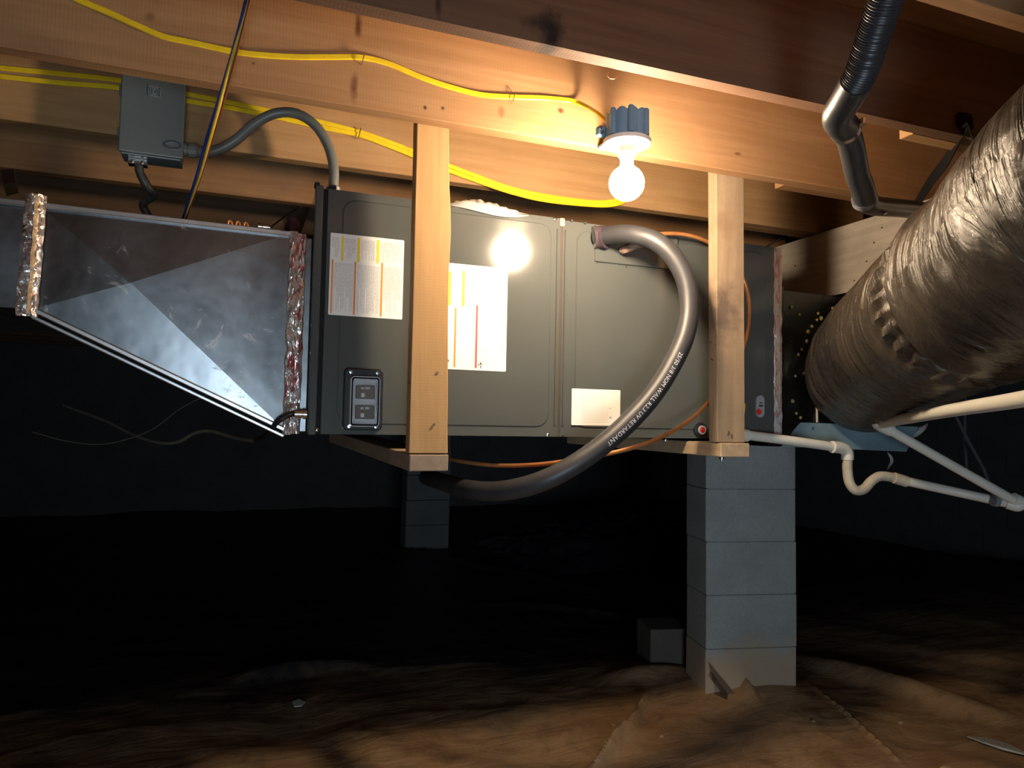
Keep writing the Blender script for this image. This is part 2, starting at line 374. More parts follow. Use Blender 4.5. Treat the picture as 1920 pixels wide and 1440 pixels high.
# subfloor sheets seen between the joists
ply = wood('subfloor_plywood', 'X', (0.42, 0.25, 0.13), (0.30, 0.16, 0.08), 0.4)
croot = struct_empty('ceiling', (0, 0, ZJ+JH))
k = 0; y = LY0
while y < LY1:
    x = LX0-(1.2 if k % 2 else 0)
    while x < LX1:
        x0, x1 = max(LX0, x), min(LX1, x+2.44)
        if x1-x0 > 0.1: link('subfloor_sheet', MB().box((x0+0.002, y+0.002, ZJ+JH+0.0005), (x1-0.002, min(LY1, y+1.218), ZJ+JH+0.019)), ply, croot, bevel=0.001)
        x += 2.44
    y += 1.22; k += 1

# ------------------------------------------------------------------ floor joists
for yj in (0.4, 0.0, -0.4, -0.8, -1.2, -1.6, -2.0):     # joists over and behind the viewer, mirrored in the duct
    link('joist', MB().box((LX0+.05, yj, ZJ), (LX1-.02, yj+JT, ZJ+JH-0.001)), ply, croot, bevel=0.002)
JY = {'Z': 0.80, 'A': 1.19, 'B': 1.60, 'C': 2.00, 'D': 2.40}
def loc2(px, py, Y, ox): p = PY(px, py, Y); return (p.x-ox, p.z-ZJ)
OX = 0.5
def sp(px, py, Y, rx, rz, col, st): a = loc2(px, py, Y, OX); return (a[0], a[1], rx, rz, col, st)
DK = (0.015, 0.012, 0.012); RU = (0.10, 0.03, 0.015)
jA = wood('joist_wood_stained', 'X', (0.22, 0.115, 0.065), (0.14, 0.07, 0.04), 0.45, spots=[sp(1035, 60, 1.19, 0.028, 0.055, DK, 0.95), sp(1015, 45, 1.19, 0.05, 0.02, DK, 0.7), sp(822, 5, 1.19, 0.008, 0.03, DK, 0.8)])
jB = wood('joist_wood_clear', 'X', (0.54, 0.31, 0.155), (0.43, 0.225, 0.10), 0.18, knots=0.35, spots=[sp(672, 45, 1.6, 0.010, 0.045, RU, 0.9), sp(664, 165, 1.6, 0.012, 0.035, RU, 0.8), sp(282, 32, 1.6, 0.012, 0.012, RU, 0.5), sp(1051, 207, 1.6, 0.010, 0.009, RU, 0.95), sp(940, 210, 1.6, 0.010, 0.02, RU, 0.5), sp(797, 202, 1.6, 0.006, 0.006, DK, 0.9), sp(830, 203, 1.6, 0.006, 0.006, DK, 0.9), sp(475, 119, 1.6, 0.006, 0.006, DK, 0.7), sp(1382, 288, 1.6, 0.016, 0.006, RU, 0.8)])
jC = wood('joist_wood_pale', 'X', (0.56, 0.33, 0.155), (0.44, 0.24, 0.10), 0.22, knots=0.3)
jD = wood('joist_wood_dusty', 'X', (0.46, 0.25, 0.11), (0.33, 0.165, 0.075), 0.45)
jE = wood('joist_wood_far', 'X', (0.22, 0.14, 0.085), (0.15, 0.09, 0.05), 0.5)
def joist(Y, x0, x1, mat, label, z=0.0, group=None):
    b = MB(); n = 14; L = x1-x0            # slightly wandering edges, built in slices
    for i in range(n+1):
        x = x0+L*i/n; dz = 0.0015*noise.noise(Vector((x*2, Y*7, 0))); dy = 0.001*noise.noise(Vector((x*2, Y*7, 5)))
        b.v += [Vector((x, Y+dy, ZJ+z+dz)), Vector((x, Y+JT+dy, ZJ+z+dz)), Vector((x, Y+JT+dy, ZJ+JH)), Vector((x, Y+dy, ZJ+JH))]
    b.f = [(3, 2, 1, 0), (4*n, 4*n+1, 4*n+2, 4*n+3)]+[(4*i+k, 4*i+(k+1) % 4, 4*i+4+(k+1) % 4, 4*i+4+k) for i in range(n) for k in range(4)]
    o = link('floor_joist', b, mat, bevel=0.0018, origin=(OX, Y, ZJ)); tag(o, label, 'joist', group or 'floor joists'); return o
joist(0.80, LX0+.05, 2.12, jD, 'nearest floor joist, weathered underside crossing the top right corner')
joist(1.19, LX0+.05, 2.12, jA, 'dark reddish floor joist with a black stain, behind the corrugated hose')
jBo = joist(1.60, LX0+.05, 2.12, jB, 'bright floor joist carrying the blue lamp box and stapled yellow cable')
joist(2.00, LX0+.05, 2.12, jC, 'pale floor joist behind the lamp carrying two yellow cables')
joist(2.40, LX0+.05, 2.12, jD, 'dusty floor joist showing low over the sheet metal duct')
joist(1.19+JT+.001, 1.456, LX1-.02, jC, 'lapped joist end behind the dark joist near the hanging strap')
joist(1.60+JT+.001, 1.44, LX1-.02, jD, 'lapped joist end behind the bright joist beside the hose')
joist(0.80+JT+.001, 1.50, LX1-.02, jD, 'lapped joist beside the nearest joist at the top right corner')
joist(2.00+JT+.001, 1.50, LX1-.02, jD, 'lapped joist end over the grey girder behind the air handler')
Y = 2.80
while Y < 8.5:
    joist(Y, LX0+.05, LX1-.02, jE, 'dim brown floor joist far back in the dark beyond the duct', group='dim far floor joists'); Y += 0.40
# ------------------------------------------------------------------ girder and piers
gw = wood('girder_wood', 'Y', (0.62, 0.56, 0.49), (0.48, 0.43, 0.37), 0.45, (0.16, 0.14, 0.13), 0.1)
gr = thing('girder', (1.98, 1.6, 1.505), 'weathered grey wooden girder running under the joists behind the black flexible duct', 'beam')
link('beam_ply', MB().box((1.91, -2.3, 1.507), (1.948, 8.2, ZJ-0.0015)), gw, gr, bevel=0.002)
link('beam_ply', MB().box((1.950, -2.3, 1.507), (1.988, 8.2, ZJ-0.0015)), gw, gr, bevel=0.002)
for (px, py) in [(1654, 427), (1639, 455), (1625, 490), (1602, 526), (1491, 498), (1631, 506)]:
    p = PX(px, py, 1.91); link('nail_head', MB().lathe(p, (-1, 0, 0), [(0.003, -0.004), (0.003, 0.0015), (0.001, 0.002)], 8), M_rust, gr)
# pier of concrete blocks
pr = thing('block_pier', (PA.x+0.2, PA.y+0.05, -0.03), 'grey stacked concrete block pier standing on the plastic, right of the air handler', 'pier')
def pblock(a, u, v, z0, z1, W, D, mat, parent, name='block', jit=0.0):
    off = u*random.uniform(-jit, jit)+v*random.uniform(-jit, jit); a = a+off
    b = MB(); n = 6
    for k, zz in enumerate((z0, z1)):
        for q in (a, a+u*W, a+u*W+v*D, a+v*D): b.v.append(Vector((q.x, q.y, zz)))
    b.f = [(3, 2, 1, 0), (4, 5, 6, 7), (0, 1, 5, 4), (1, 2, 6, 5), (2, 3, 7, 6), (3, 0, 4, 7)]
    return link(name, b, mat, parent, bevel=0.002)
zs = [-0.04, 0.199, 0.402, 0.605, 0.808, 1.011, 1.214, 1.417, 1.503]
for i in range(8): pblock(PA, PU, PV, zs[i]+0.0012, zs[i+1]-0.0012, 0.372, 0.19, M_block, pr, jit=0.0025)
link('mortar_core', MB().obox(PA+PU*0.186+PV*0.095+Vector((0, 0, 0.73)), PU*0.180, PV*0.090, (0, 0, 0.768)), M_block, pr)
p2 = thing('block_pier', (1.5, 5.9, -0.03), 'dim far concrete block pier seen below the left hanger', 'pier')
u2 = Vector((1, 0, 0)); v2 = Vector((0, 1, 0))
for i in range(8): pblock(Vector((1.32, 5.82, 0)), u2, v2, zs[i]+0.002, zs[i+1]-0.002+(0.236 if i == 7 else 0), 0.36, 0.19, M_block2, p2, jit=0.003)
a = PZ(1238, 1262, 0.02)
b1 = MB().obox((a.x+0.07, a.y+0.09, 0.09), (0.085, -0.02, 0), (0.02, 0.09, 0), (0, 0, 0.105))
tag(link('concrete_block', b1, M_block3, bevel=0.004), 'short loose concrete block standing on the floor against the pier', 'block')

# ================================================================== AIR HANDLER
ah = thing('air_handler', ((UX0+UX1)/2, 2.07, UZ0), 'large dark grey horizontal air handler cabinet hung between two wooden posts', 'air handler')
link('cabinet', MB().box((UX0, UY0+0.004, UZ0), (UX1, UY1, UZ1)), M_unit, ah, bevel=0.003)
link('corner_flange', MB().box((UX0-0.004, UY0-0.012, UZ0-0.002), (UX0+0.016, UY0+0.02, UZ1+0.006)), M_unit, ah, bevel=0.004)
link('corner_gap', MB().box((UX0+0.016, UY0-0.001, UZ0), (UX0+0.027, UY0+0.010, UZ1)), M_gap, ah)
def rrect(x0, x1, z0, z1, r, Y, n=6):
    P = []
    for (cx, cz, a0) in ((x0+r, z0+r, 180), (x1-r, z0+r, 270), (x1-r, z1-r, 0), (x0+r, z1-r, 90)):
        for i in range(n+1):
            t = math.radians(a0+90*i/n); P.append(Vector((cx+r*math.cos(t), Y, cz+r*math.sin(t))))
    return P
def panel(x0, x1, z0, z1, e, name='access_panel'):
    YF = UY0-0.007; b = MB(); ex0, ex1, ez0, ez1 = e
    outer = rrect(x0, x1, z0, z1, 0.003, YF); l1 = rrect(ex0, ex1, ez0, ez1, 0.035, YF); l2 = rrect(ex0+.003, ex1-.003, ez0+.003, ez1-.003, 0.033, YF-0.003); bk = rrect(x0, x1, z0, z1, 0.003, UY0+0.004)
    n = len(outer); b.v = bk+outer+l1+l2
    for q in range(3): b.f += [(q*n+i, q*n+(i+1) % n, (q+1)*n+(i+1) % n, (q+1)*n+i) for i in range(n)]
    b.f.append(tuple(range(3*n, 4*n))); b.f.append(tuple(range(n-1, -1, -1)))
    return link(name, b, M_unit, ah, smooth=True)
XS = 0.822
pl = panel(UX0+0.027, XS-0.003, UZ0+0.001, UZ1, (UX0+0.062, XS-0.030, UZ0+0.026, UZ1-0.020))
pr2 = panel(XS+0.004, UX1-0.002, UZ0+0.001, UZ1-0.004, (XS+0.045, UX1-0.035, UZ0+0.026, UZ1-0.026))
link('seam_gap', MB().box((XS-0.003, UY0-0.006, UZ0+0.001), (XS+0.004, UY0, UZ1-0.002)), simple('seam_brown', (0.05, 0.035, 0.025), 0.8), ah)
for x in (XS-0.012, XS+0.012): link('panel_flange', MB().box((x-0.0025, UY0-0.011, UZ0+0.03), (x+0.0025, UY0-0.006, UZ1-0.03)), M_unit, ah, bevel=0.0015)
link('seam_tape', MB().box((XS-0.006, UY0-0.012, UZ1-0.022), (XS+0.008, UY0-0.005, UZ1+0.001)), simple('tan_caulk', (0.55, 0.38, 0.2), 0.6), ah, bevel=0.002)
# access plate round the suction line
q0 = PY(1112, 425, UY0); q1 = PY(1112, 492, UY0)
ax0 = q0.x; az0 = q1.z
link('access_plate', MB().prism(rrect(ax0, ax0+0.27, az0, UZ1-0.006, 0.004, UY0-0.0155), (0, 0.008, 0)), M_unit, ah, bevel=0.002)
def screws(pts, mat, name, Y, r=0.0042):
    for (px, py) in pts:
        p = PY(px, py, Y); b = MB().lathe(p, (0, -1, 0), [(r, -0.001), (r, 0.0015), (r*0.6, 0.003), (0.0002, 0.003)], 10)
        link(name, b, mat, ah, smooth=True)
screws([(1072, 414), (1097, 418), (1120, 493), (1174, 500), (1172, 482), (1056, 817)], M_inkd, 'screw', UY0-0.008)
screws([(1040, 411), (1027, 816), (594, 806), (1249, 826)], M_chrome, 'screw', UY0-0.008, 0.005)
# warning sheets, small rating sheet
def wrect(pa, x0, x1, z0, z1, Y, th=0.0006): return MB().box((x0, Y-th, z0), (x1, Y, z1))
YL = UY0-0.0101
def sheet(name, label, c, corner, px_bars, rows, parent=ah):
    (x0, x1, z0, z1) = c
    s = link(name, MB().prism(rrect(x0, x1, z0, z1, 0.003, YL-0.0008), (0, 0.0008, 0)), M_white, parent); s['label'] = label
    for (f0, f1, g0, g1, m, nm) in px_bars:
        X0 = x0+(x1-x0)*f0; X1 = x0+(x1-x0)*f1; Z0 = z1-(z1-z0)*g1; Z1 = z1-(z1-z0)*g0
        link(nm, wrect(0, X0, X1, Z0, Z1, YL-0.0008), m, s)
    for m, rr in rows.items():
        tb = MB()
        for (f0, f1, g0, g1) in rr:
            tb.add([(x0+(x1-x0)*f0, YL-0.0011, z1-(z1-z0)*g0), (x0+(x1-x0)*f1, YL-0.0011, z1-(z1-z0)*g0), (x0+(x1-x0)*f1, YL-0.0011, z1-(z1-z0)*g1), (x0+(x1-x0)*f0, YL-0.0011, z1-(z1-z0)*g1)], [(0, 1, 2, 3)])
        tag(link('fine_print', tb, m, s), kind='stuff')
def rows(cols, g0, g1, dens=0.012):
    R = []
    for (a, b2) in cols:
        f = a
        while f < b2-0.006:
            ln = random.choice((1, 1, 0.95, 0.7, 0.5)); st = g0
            e = g0+(g1-g0)*ln
            while st < e:
                wl = random.uniform(0.02, 0.09); R.append((f, f+0.005, st, min(e, st+wl))); st += wl+0.008
            f += dens*1.35
    return R
def corners(tl, tr, bl):
    a, b2, c = PY(*tl, YL), PY(*tr, YL), PY(*bl, YL); return (a.x, b2.x, c.z, (a.z+b2.z)/2)
c1 = corners((620, 437), (758, 450), (617, 590))
sheet('warning_sheet', 'left warning sheet with yellow and orange bars', c1, 0, [
    (0.145, 0.175, 0.03, 0.33, M_yel, 'yellow_bar'), (0.360, 0.395, 0.03, 0.33, M_yel, 'yellow_bar'), (0.625, 0.658, 0.03, 0.32, M_yel, 'yellow_bar'),
    (0.025, 0.047, 0.33, 0.98, M_ora, 'orange_bar'), (0.325, 0.350, 0.33, 0.98, M_ora, 'orange_bar'), (0.69, 0.715, 0.31, 0.98, M_ora, 'orange_bar')],
    {M_ink: rows([(0.03, 0.13), (0.19, 0.35), (0.41, 0.61), (0.67, 0.97)], 0.05, 0.30) + rows([(0.06, 0.31), (0.37, 0.67), (0.73, 0.97)], 0.36, 0.95),
     M_inkd: [(0.155, 0.165, 0.12, 0.25), (0.372, 0.383, 0.08, 0.27), (0.637, 0.647, 0.10, 0.22), (0.033, 0.04, 0.55, 0.66), (0.334, 0.342, 0.50, 0.66), (0.70, 0.707, 0.55, 0.66)]})
c2a = PY(952, 506, YL); c2b = PY(951, 697, YL); W2 = c1[1]-c1[0]
x2b = c2a.x; x2a = x2b-W2*1.13
f = lambda px: (PY(px, 600, YL).x-x2a)/(x2b-x2a)
sheet('warning_sheet', 'right warning sheet half behind the left post', (x2a, x2b, c2b.z, c2a.z+0.003), 0, [
    (f(838), f(844), 0.08, 0.40, M_yel, 'yellow_bar'), (f(865), f(870), 0.06, 0.40, M_yel, 'yellow_bar'), (f(852), f(855.5), 0.42, 0.98, M_ora, 'orange_bar'), (f(892), f(895.5), 0.38, 0.98, M_redp, 'red_bar'), (f(800), f(804), 0.4, 0.98, M_ora, 'orange_bar')],
    {M_inkf: rows([(0.53, 0.57), (0.63, 0.72), (0.77, 0.96)], 0.10, 0.93),
     M_inkd: [(f(839), f(843), 0.91, 0.935), (f(898), f(900), 0.94, 0.955), (f(901), f(904), 0.925, 0.945), (f(902), f(903.5), 0.95, 0.98), (f(905), f(906), 0.93, 0.96), (f(866), f(869), 0.385, 0.395), (f(840), f(843), 0.385, 0.395)]})
c3 = corners((1072, 729), (1163, 731), (1073, 797))
sheet('rating_sheet', 'small white rating sheet low on the right panel', (c3[0], c3[1], c3[2], c3[3]), 0, [],
      {M_inkf: [(0.18+0.03*i, 0.185+0.03*i, 0.08, 0.5) for i in range(17)]+[(0.2, 0.75, 0.5+0.045*i, 0.51+0.045*i) for i in range(10)], M_ink: [(0.77, 0.80, 0.50, 0.53), (0.77, 0.82, 0.75, 0.80), (0.83, 0.835, 0.75, 0.81)]})
# breaker window
bx = corners((648, 690), (716, 694), (641, 806)); YB = UY0-0.0095
bz = (bx[2], bx[3]); bx0 = PY(643, 740, YB).x; bx1 = PY(716, 740, YB).x
bf = link('breaker_frame', MB().prism(rrect(bx0, bx1, bz[0], bz[1], 0.010, YB-0.016), (0, 0.018, 0)), M_black, ah, bevel=0.003)
wz1 = PY(700, 712, YB).z; wz0 = PY(700, 796, YB).z; wx0 = PY(656, 750, YB).x; wx1 = PY(704, 750, YB).x
yf = YB-0.0165
link('breaker_bed', MB().box((wx0, yf-0.001, wz0), (wx1, yf+0.001, wz1)), M_brkw, bf, bevel=0.001)
hh = wz1-wz0
for g0 in (0.14, 0.58):
    z1 = wz1-hh*g0; z0 = z1-hh*0.30
    br = link('breaker', MB().box((wx0+0.010, yf-0.009, z0), (wx1-0.006, yf-0.001, z1)), M_brk, bf, bevel=0.002)
    link('breaker_toggle', MB().box((wx0+0.022, yf-0.014, z0+0.004), (wx0+0.031, yf-0.009, z0+0.014)), M_porc, bf, bevel=0.001)
    link('breaker_marking', MB().box((wx0+0.022, yf-0.0096, z1-0.010), (wx0+0.030, yf-0.009, z1-0.005)).box((wx0+0.033, yf-0.0096, z1-0.010), (wx0+0.043, yf-0.009, z1-0.004)), M_print, bf)
cv = MB().prism(rrect(wx0-0.003, wx1+0.003, wz0-0.004, wz1+0.004, 0.008, yf-0.020), (0, 0.0015, 0))
link('clear_cover', cv, M_clear, bf, bevel=0.0007)
rimb = MB(); o1 = rrect(wx0-0.004, wx1+0.004, wz0-0.005, wz1+0.005, 0.009, yf-0.020); o2 = rrect(wx0+0.001, wx1-0.001, wz0, wz1, 0.006, yf-0.020)
n = len(o1); sh = Vector((0, 0.020, 0)); rimb.v = o1+o2+[p+sh for p in o1]+[p+sh for p in o2]
for i in range(n):
    j = (i+1) % n; rimb.f += [(i, j, n+j, n+i), (i, j, 2*n+j, 2*n+i), (n+i, n+j, 3*n+j, 3*n+i), (2*n+i, 2*n+j, 3*n+j, 3*n+i)]
link('cover_rim', rimb, simple('clear_rim', (0.75, 0.78, 0.8), 0.12, 0.3), bf)
for fx in (0.16, 0.84):
    for fz in (0.06, 0.94):
        link('screw', MB().lathe((bx0+(bx1-bx0)*fx, YB-0.017, bz[0]+(bz[1]-bz[0])*fz), (0, -1, 0), [(0.0045, 0), (0.0045, 0.0015), (0.0015, 0.0018)], 10), M_chrome, bf)
# drain ports
p = PY(1312, 806, UY0-0.01)
gp = link('drain_port', MB().lathe(p, (0, -1, 0), [(0.021, -0.004), (0.021, 0.006), (0.013, 0.010), (0.0002, 0.010)], 24), M_black, ah, smooth=True); gp['label'] = 'round drain port with a red plug'
link('port_ring', MB().ring(p+Vector((0, -0.010, 0)), 0.0085, 0.013, (0, -1, 0), 0.004), M_pinkg, gp); link('red_plug', MB().lathe(p+Vector((0, -0.009, 0)), (0, -1, 0), [(0.0085, 0), (0.007, 0.006), (0.002, 0.007)], 16), M_red, gp)
a, b2 = PY(1424, 741, UY0-0.008), PY(1423, 783, UY0-0.008)
cap = MB(); P = rrect(b2.x-0.0145, b2.x+0.0145, b2.z, a.z, 0.0144, UY0-0.017); cap.prism(P, (0, 0.010, 0))
dp = link('drain_port', cap, simple('grey_port_cover', (0.33, 0.33, 0.36), 0.4), ah, bevel=0.002); dp['label'] = 'oblong grey drain cover with a red plug'
link('red_plug', MB().lathe(PY(1423, 772, UY0-0.017), (0, -1, 0), [(0.0095, 0), (0.008, 0.003), (0.001, 0.004)], 16), M_red, dp)
link('cover_marking', MB().box((b2.x-0.008, UY0-0.0175, a.z-0.035), (b2.x+0.008, UY0-0.017, a.z-0.030)).box((b2.x-0.006, UY0-0.0175, a.z-0.025), (b2.x+0.005, UY0-0.017, a.z-0.022)), M_inkd, dp)
# top clutter: black corner brackets
link('corner_bracket', MB().box((UX0-0.006, UY0-0.012, UZ1), (UX0+0.006, UY0+0.01, UZ1+0.012)), M_black, ah, bevel=0.002)
link('corner_bracket', MB().box((UX0+0.028, UY0-0.012, UZ1), (UX0+0.046, UY0+0.006, UZ1+0.009)), M_black, ah, bevel=0.002)
yc = PY(1395, 757, UY0-0.014)
ycb = MB().prism([PY(1380, 757, UY0-0.013), PY(1398, 757, UY0-0.013), PY(1393, 808, UY0-0.013), PY(1380, 808, UY0-0.013)], (0, 0.0012, 0))
o = link('yellow_tag', ycb, M_yelw, ah); o['label'] = 'bright yellow tag on the cabinet behind the right post'

# ================================================================== SHEET METAL DUCT (left)
DY0, DY1 = 1.822, 2.30; DZ1 = 1.497
dk = thing('metal_duct', (-0.3, 2.05, 1.273), 'shiny galvanized supply duct with sloped bottom, left of the air handler', 'duct')
DXJ = -0.415; DX1 = 0.112; DB = 1.273; DBR = 1.022
link('straight_section', MB().box((-2.6, DY0+0.004, DB), (DXJ-0.012, DY1, DZ1+0.006)), M_steel, dk, bevel=0.003)
TL, TR, BR, BL = Vector((DXJ, DY0, DZ1+0.006)), Vector((DX1, DY0, DZ1)), Vector((DX1, DY0, DBR)), Vector((DXJ, DY0, DB))
Cc = PY(245, 530, DY0-0.018)
fm = MB().add([TL, TR, BR, BL, Cc], [(0, 1, 4), (1, 2, 4), (2, 3, 4), (3, 0, 4)])
o = link('creased_side', fm, M_steel, dk); o['label'] = 'side sheet with diagonal stiffening creases'
bd = [Vector((p.x, DY1, p.z)) for p in (TL, TR, BR, BL)]
link('transition_shell', MB().add([TL, TR, BR, BL]+bd, [(4, 5, 6, 7), (0, 1, 5, 4), (3, 2, 6, 7), (0, 3, 7, 4)]), M_steel, dk)
def lip(p0, p1, r=0.006, dy=-0.006):
    p0, p1 = Vector(p0), Vector(p1); return MB().board(p0+Vector((0, dy, 0)), p1+Vector((0, dy, 0)), 0.012, r*2)
link('seam_lip', lip(TL+Vector((0, 0, -0.004)), TR+Vector((0, 0, -0.004))), M_lip, dk, bevel=0.002)
link('seam_lip', lip((-2.6, DY0, DZ1+0.002), (DXJ-0.01, DY0, DZ1+0.002)), M_lip, dk, bevel=0.002)
link('seam_lip', lip(BL, BR, 0.005), M_lip, dk, bevel=0.002)
link('seam_lip', lip(BL+Vector((0, 0.006, -0.016)), BR+Vector((0, 0.006, -0.016)), 0.004), M_lip, dk, bevel=0.002)
link('connector_collar', MB().box((DX1, DY0+0.004, DBR-0.006), (UX0-0.004, DY1, DZ1-0.006)), M_steel, dk, bevel=0.003)
def tape(x0, x1, z0, z1, Y, mat, amp=0.006, seed=0, parent=dk, name='foil_tape', nz=70, nxx=10, lean=0.0):
    b = MB()
    for j in range(nz+1):
        for i in range(nxx+1):
            u = i/nxx; z = z0+(z1-z0)*j/nz; ed = math.sin(math.pi*u)**0.5
            e = noise.noise(Vector((seed, z*22, 3*u)))
            x = x0+(x1-x0)*u+0.004*noise.noise(Vector((seed+5, z*30, 0)))+lean*j/nz
            y = Y-0.0018-ed*amp*(0.55+abs(noise.noise(Vector((u*6, z*40, seed))))*1.3+0.5*abs(e))
            b.v.append(Vector((x, y, z)))
    m = nxx+1
    b.f = [(j*m+i, j*m+i+1, (j+1)*m+i+1, (j+1)*m+i) for j in range(nz) for i in range(nxx)]
    return link(name, b, mat, parent, smooth=True)
tape(DXJ-0.030, DXJ+0.012, DB-0.018, DZ1+0.022, DY0-0.004, M_foil, 0.016, 1, lean=0.006)
# standing fin of folded tape and the crumpled flaps on its left
fb = MB()
for j in range(41):
    z = DB-0.012+(DZ1+0.03-DB)*j/40; y = 0.003*noise.noise(Vector((0, z*40, 9))); x = DXJ-0.006+0.005*j/40
    fb.v += [Vector((x, DY0-0.006, z)), Vector((x+0.004+y, DY0-0.034+0.006*noise.noise(Vector((2, z*25, 0))), z)), Vector((x+0.011, DY0-0.006, z))]
fb.f = [(3*j+a, 3*j+a+1, 3*j+a+4, 3*j+a+3) for j in range(40) for a in (0, 1)]
o = link('folded_tape_fin', fb, simple('gold_foil', (0.75, 0.58, 0.36), 0.3, 0.6, 0.3, 60, 0.6), dk)
for k, (px, py, L, an) in enumerate([(50, 427, 0.020, 8), (49, 437, 0.020, -8), (50, 448, 0.022, 22), (55, 458, 0.024, 50), (50, 470, 0.02, 60), (42, 513, 0.016, 40), (41, 552, 0.028, 55), (45, 540, 0.02, 62), (40, 566, 0.015, 70)]):
    p = PY(px, py, DY0-0.010); an = math.radians(an); d = Vector((math.cos(an), -0.25, math.sin(an)))*L
    pts = [p-d*0.5, p+Vector((0, -0.006, 0.003)), p+d*0.5]
    link('foil_flap', MB().tube(spline(pts, 4), 0.0032, 6, rf=lambda t, l: max(0.2, math.sin(math.pi*min(1, t*0.9+0.1)))), M_chrome, dk, smooth=True)
tape(DX1-0.004, DX1+0.018, DBR-0.012, DZ1+0.004, DY0, M_foil2, 0.007, 3)
tape(DX1+0.016, DX1+0.036, DBR-0.010, DZ1+0.000, DY0, M_foil2, 0.006, 4)
link('end_cable_clamp', MB().lathe(PY(552, 776, DY0-0.02), (1, 0.0, 0), [(0.010, 0), (0.010, 0.018), (0.012, 0.019), (0.012, 0.028), (0.0002, 0.028)], 18), M_chrome, dk, smooth=True)
link('clamp_screw', MB().lathe(PY(558, 764, DY0-0.02), (0, 0, 1), [(0.002, -0.004), (0.002, 0.003), (0.0045, 0.003), (0.004, 0.007), (0.001, 0.008)], 10), M_chrome, dk)
# tape lump and flap rising above the duct's right end, seen against the cabinet's end
tb = MB().prism([(DX1-0.002, 1.99, DZ1), (DX1+0.030, 1.99, DZ1), (DX1+0.034, 2.0, DZ1+0.075), (DX1+0.012, 2.0, DZ1+0.095), (DX1-0.006, 1.99, DZ1+0.062)], (0, 0.012, 0))
link('tape_flap', tb, simple('maroon_tape', (0.10, 0.035, 0.045), 0.25, 0.5, 0.4, 40, 0.6), dk)

# ================================================================== RIGHT PLENUM + FLEX DUCT
pn = thing('metal_plenum', (1.85, 2.05, 0.985), 'blue grey metal return plenum box taped to the right end of the air handler', 'duct')
PX0, PX1 = UX1+0.012, 2.14
ptz = 1.487; pbz = 0.985; yq = 1.845
pf = MB(); A0, A1, A2, A3 = Vector((PX0, yq, pbz+0.005)), Vector((PX1, yq, pbz)), Vector((PX1, yq, ptz-0.01)), Vector((PX0, yq, ptz)); 
mid = Vector((1.78, yq-0.012, 1.13)); B0 = Vector((PX0, yq, 1.035)); B1 = Vector((PX1, yq, 1.14))
pf.add([A0, A1, A2, A3, mid, B0, B1], [(0, 1, 6, 4), (0, 4, 5), (5, 4, 3), (4, 2, 3), (4, 6, 2)])
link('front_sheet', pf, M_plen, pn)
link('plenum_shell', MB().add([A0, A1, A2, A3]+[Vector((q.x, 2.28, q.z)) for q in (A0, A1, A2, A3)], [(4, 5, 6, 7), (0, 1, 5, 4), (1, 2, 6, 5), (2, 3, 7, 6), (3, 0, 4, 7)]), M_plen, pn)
tape(UX1-0.006, UX1+0.028, UZ0-0.004, UZ1-0.004, UY0-0.004, foil('foil_tan', 0.6, 0.5, 0.3), 0.003, 8, pn, lean=0.0)
tape(UX1+0.036, UX1+0.066, UZ0-0.008, 1.475, yq-0.002, M_foil2, 0.004, 9, pn)
link('collar_strip', MB().box((UX1+0.002, UY0+0.003, UZ0-0.004), (UX1+0.045, 2.28, UZ1-0.12)), M_plen, pn, bevel=0.002)
boot = MB(); q0, q1, q2, q3 = Vector((PX0+.045, yq-0.006, 0.990)), PY(1700, 847, 1.76), PY(1722, 800, 1.76), PY(1500, 792, yq-0.006)
boot.prism([q0, q1, q2, q3], (0.01, 0.06, 0))
o = link('lower_boot', boot, simple('boot_steel_cool_lit', (0.22, 0.33, 0.40), 0.33, 0.35, 0.25, 6), pn, bevel=0.001); o['label'] = 'pale blue lit lower edge sheet'  # cool light painted in as blue steel; sheet angled to catch it
mm = MB()
for (px, py) in [(1531, 600), (1540, 597), (1522, 612), (1515, 622), (1512, 640), (1533, 588), (1518, 670), (1524, 684), (1502, 655), (1506, 700), (1496, 665), (1490, 705), (1486, 752), (1492, 775), (1500, 783), (1560, 578), (1572, 571), (1580, 566), (1498, 590), (1484, 576)]:
    p = PY(px, py, yq-0.004); mm.lathe(p, (0, -1, 0), [(0.006*random.uniform(.5, 1.3), 0), (0.005, 0.004), (0.001, 0.006)], 7)
tag(link('mastic_dabs', mm, M_mast, pn), kind='stuff')
for (xa, ya, xb, yb, m, r) in [(1526, 730, 1532, 792, simple('cream_wire', (0.5, 0.46, 0.33), 0.5), 0.0035), (1524, 800, 1520, 832, M_black, 0.0012), (1557, 798, 1560, 836, M_black, 0.0014), (1583, 797, 1579, 836, M_black, 0.0014)]:
    link('tie_wire', MB().tube(spline([PY(xa, ya, yq-0.02), PY((xa+xb)/2+2, (ya+yb)/2, yq-0.012), PY(xb, yb, yq-0.01)], 5), r, 6), m, pn)
# insulation tufts on the plenum's lower right corner
def tuft(name, pts, r, parent):
    def dsp(l, th): return 0.35*noise.noise(Vector((l*60, math.cos(th)*1.5, math.sin(th)*1.5)))
    link(name, MB().tube(spline(pts, 8), r, 10, flat=0.6, disp=dsp, rf=lambda t, l: 0.35+math.sin(math.pi*t)), M_ins, parent, smooth=True)
tuft('insulation_tuft', [PY(1708, 822, 1.86), PY(1722, 808, 1.85), PY(1738, 795, 1.86)], 0.014, pn)
tuft('insulation_tuft', [PY(1664, 848, 1.92), PY(1672, 862, 1.91), PY(1664, 880, 1.92)], 0.008, pn)

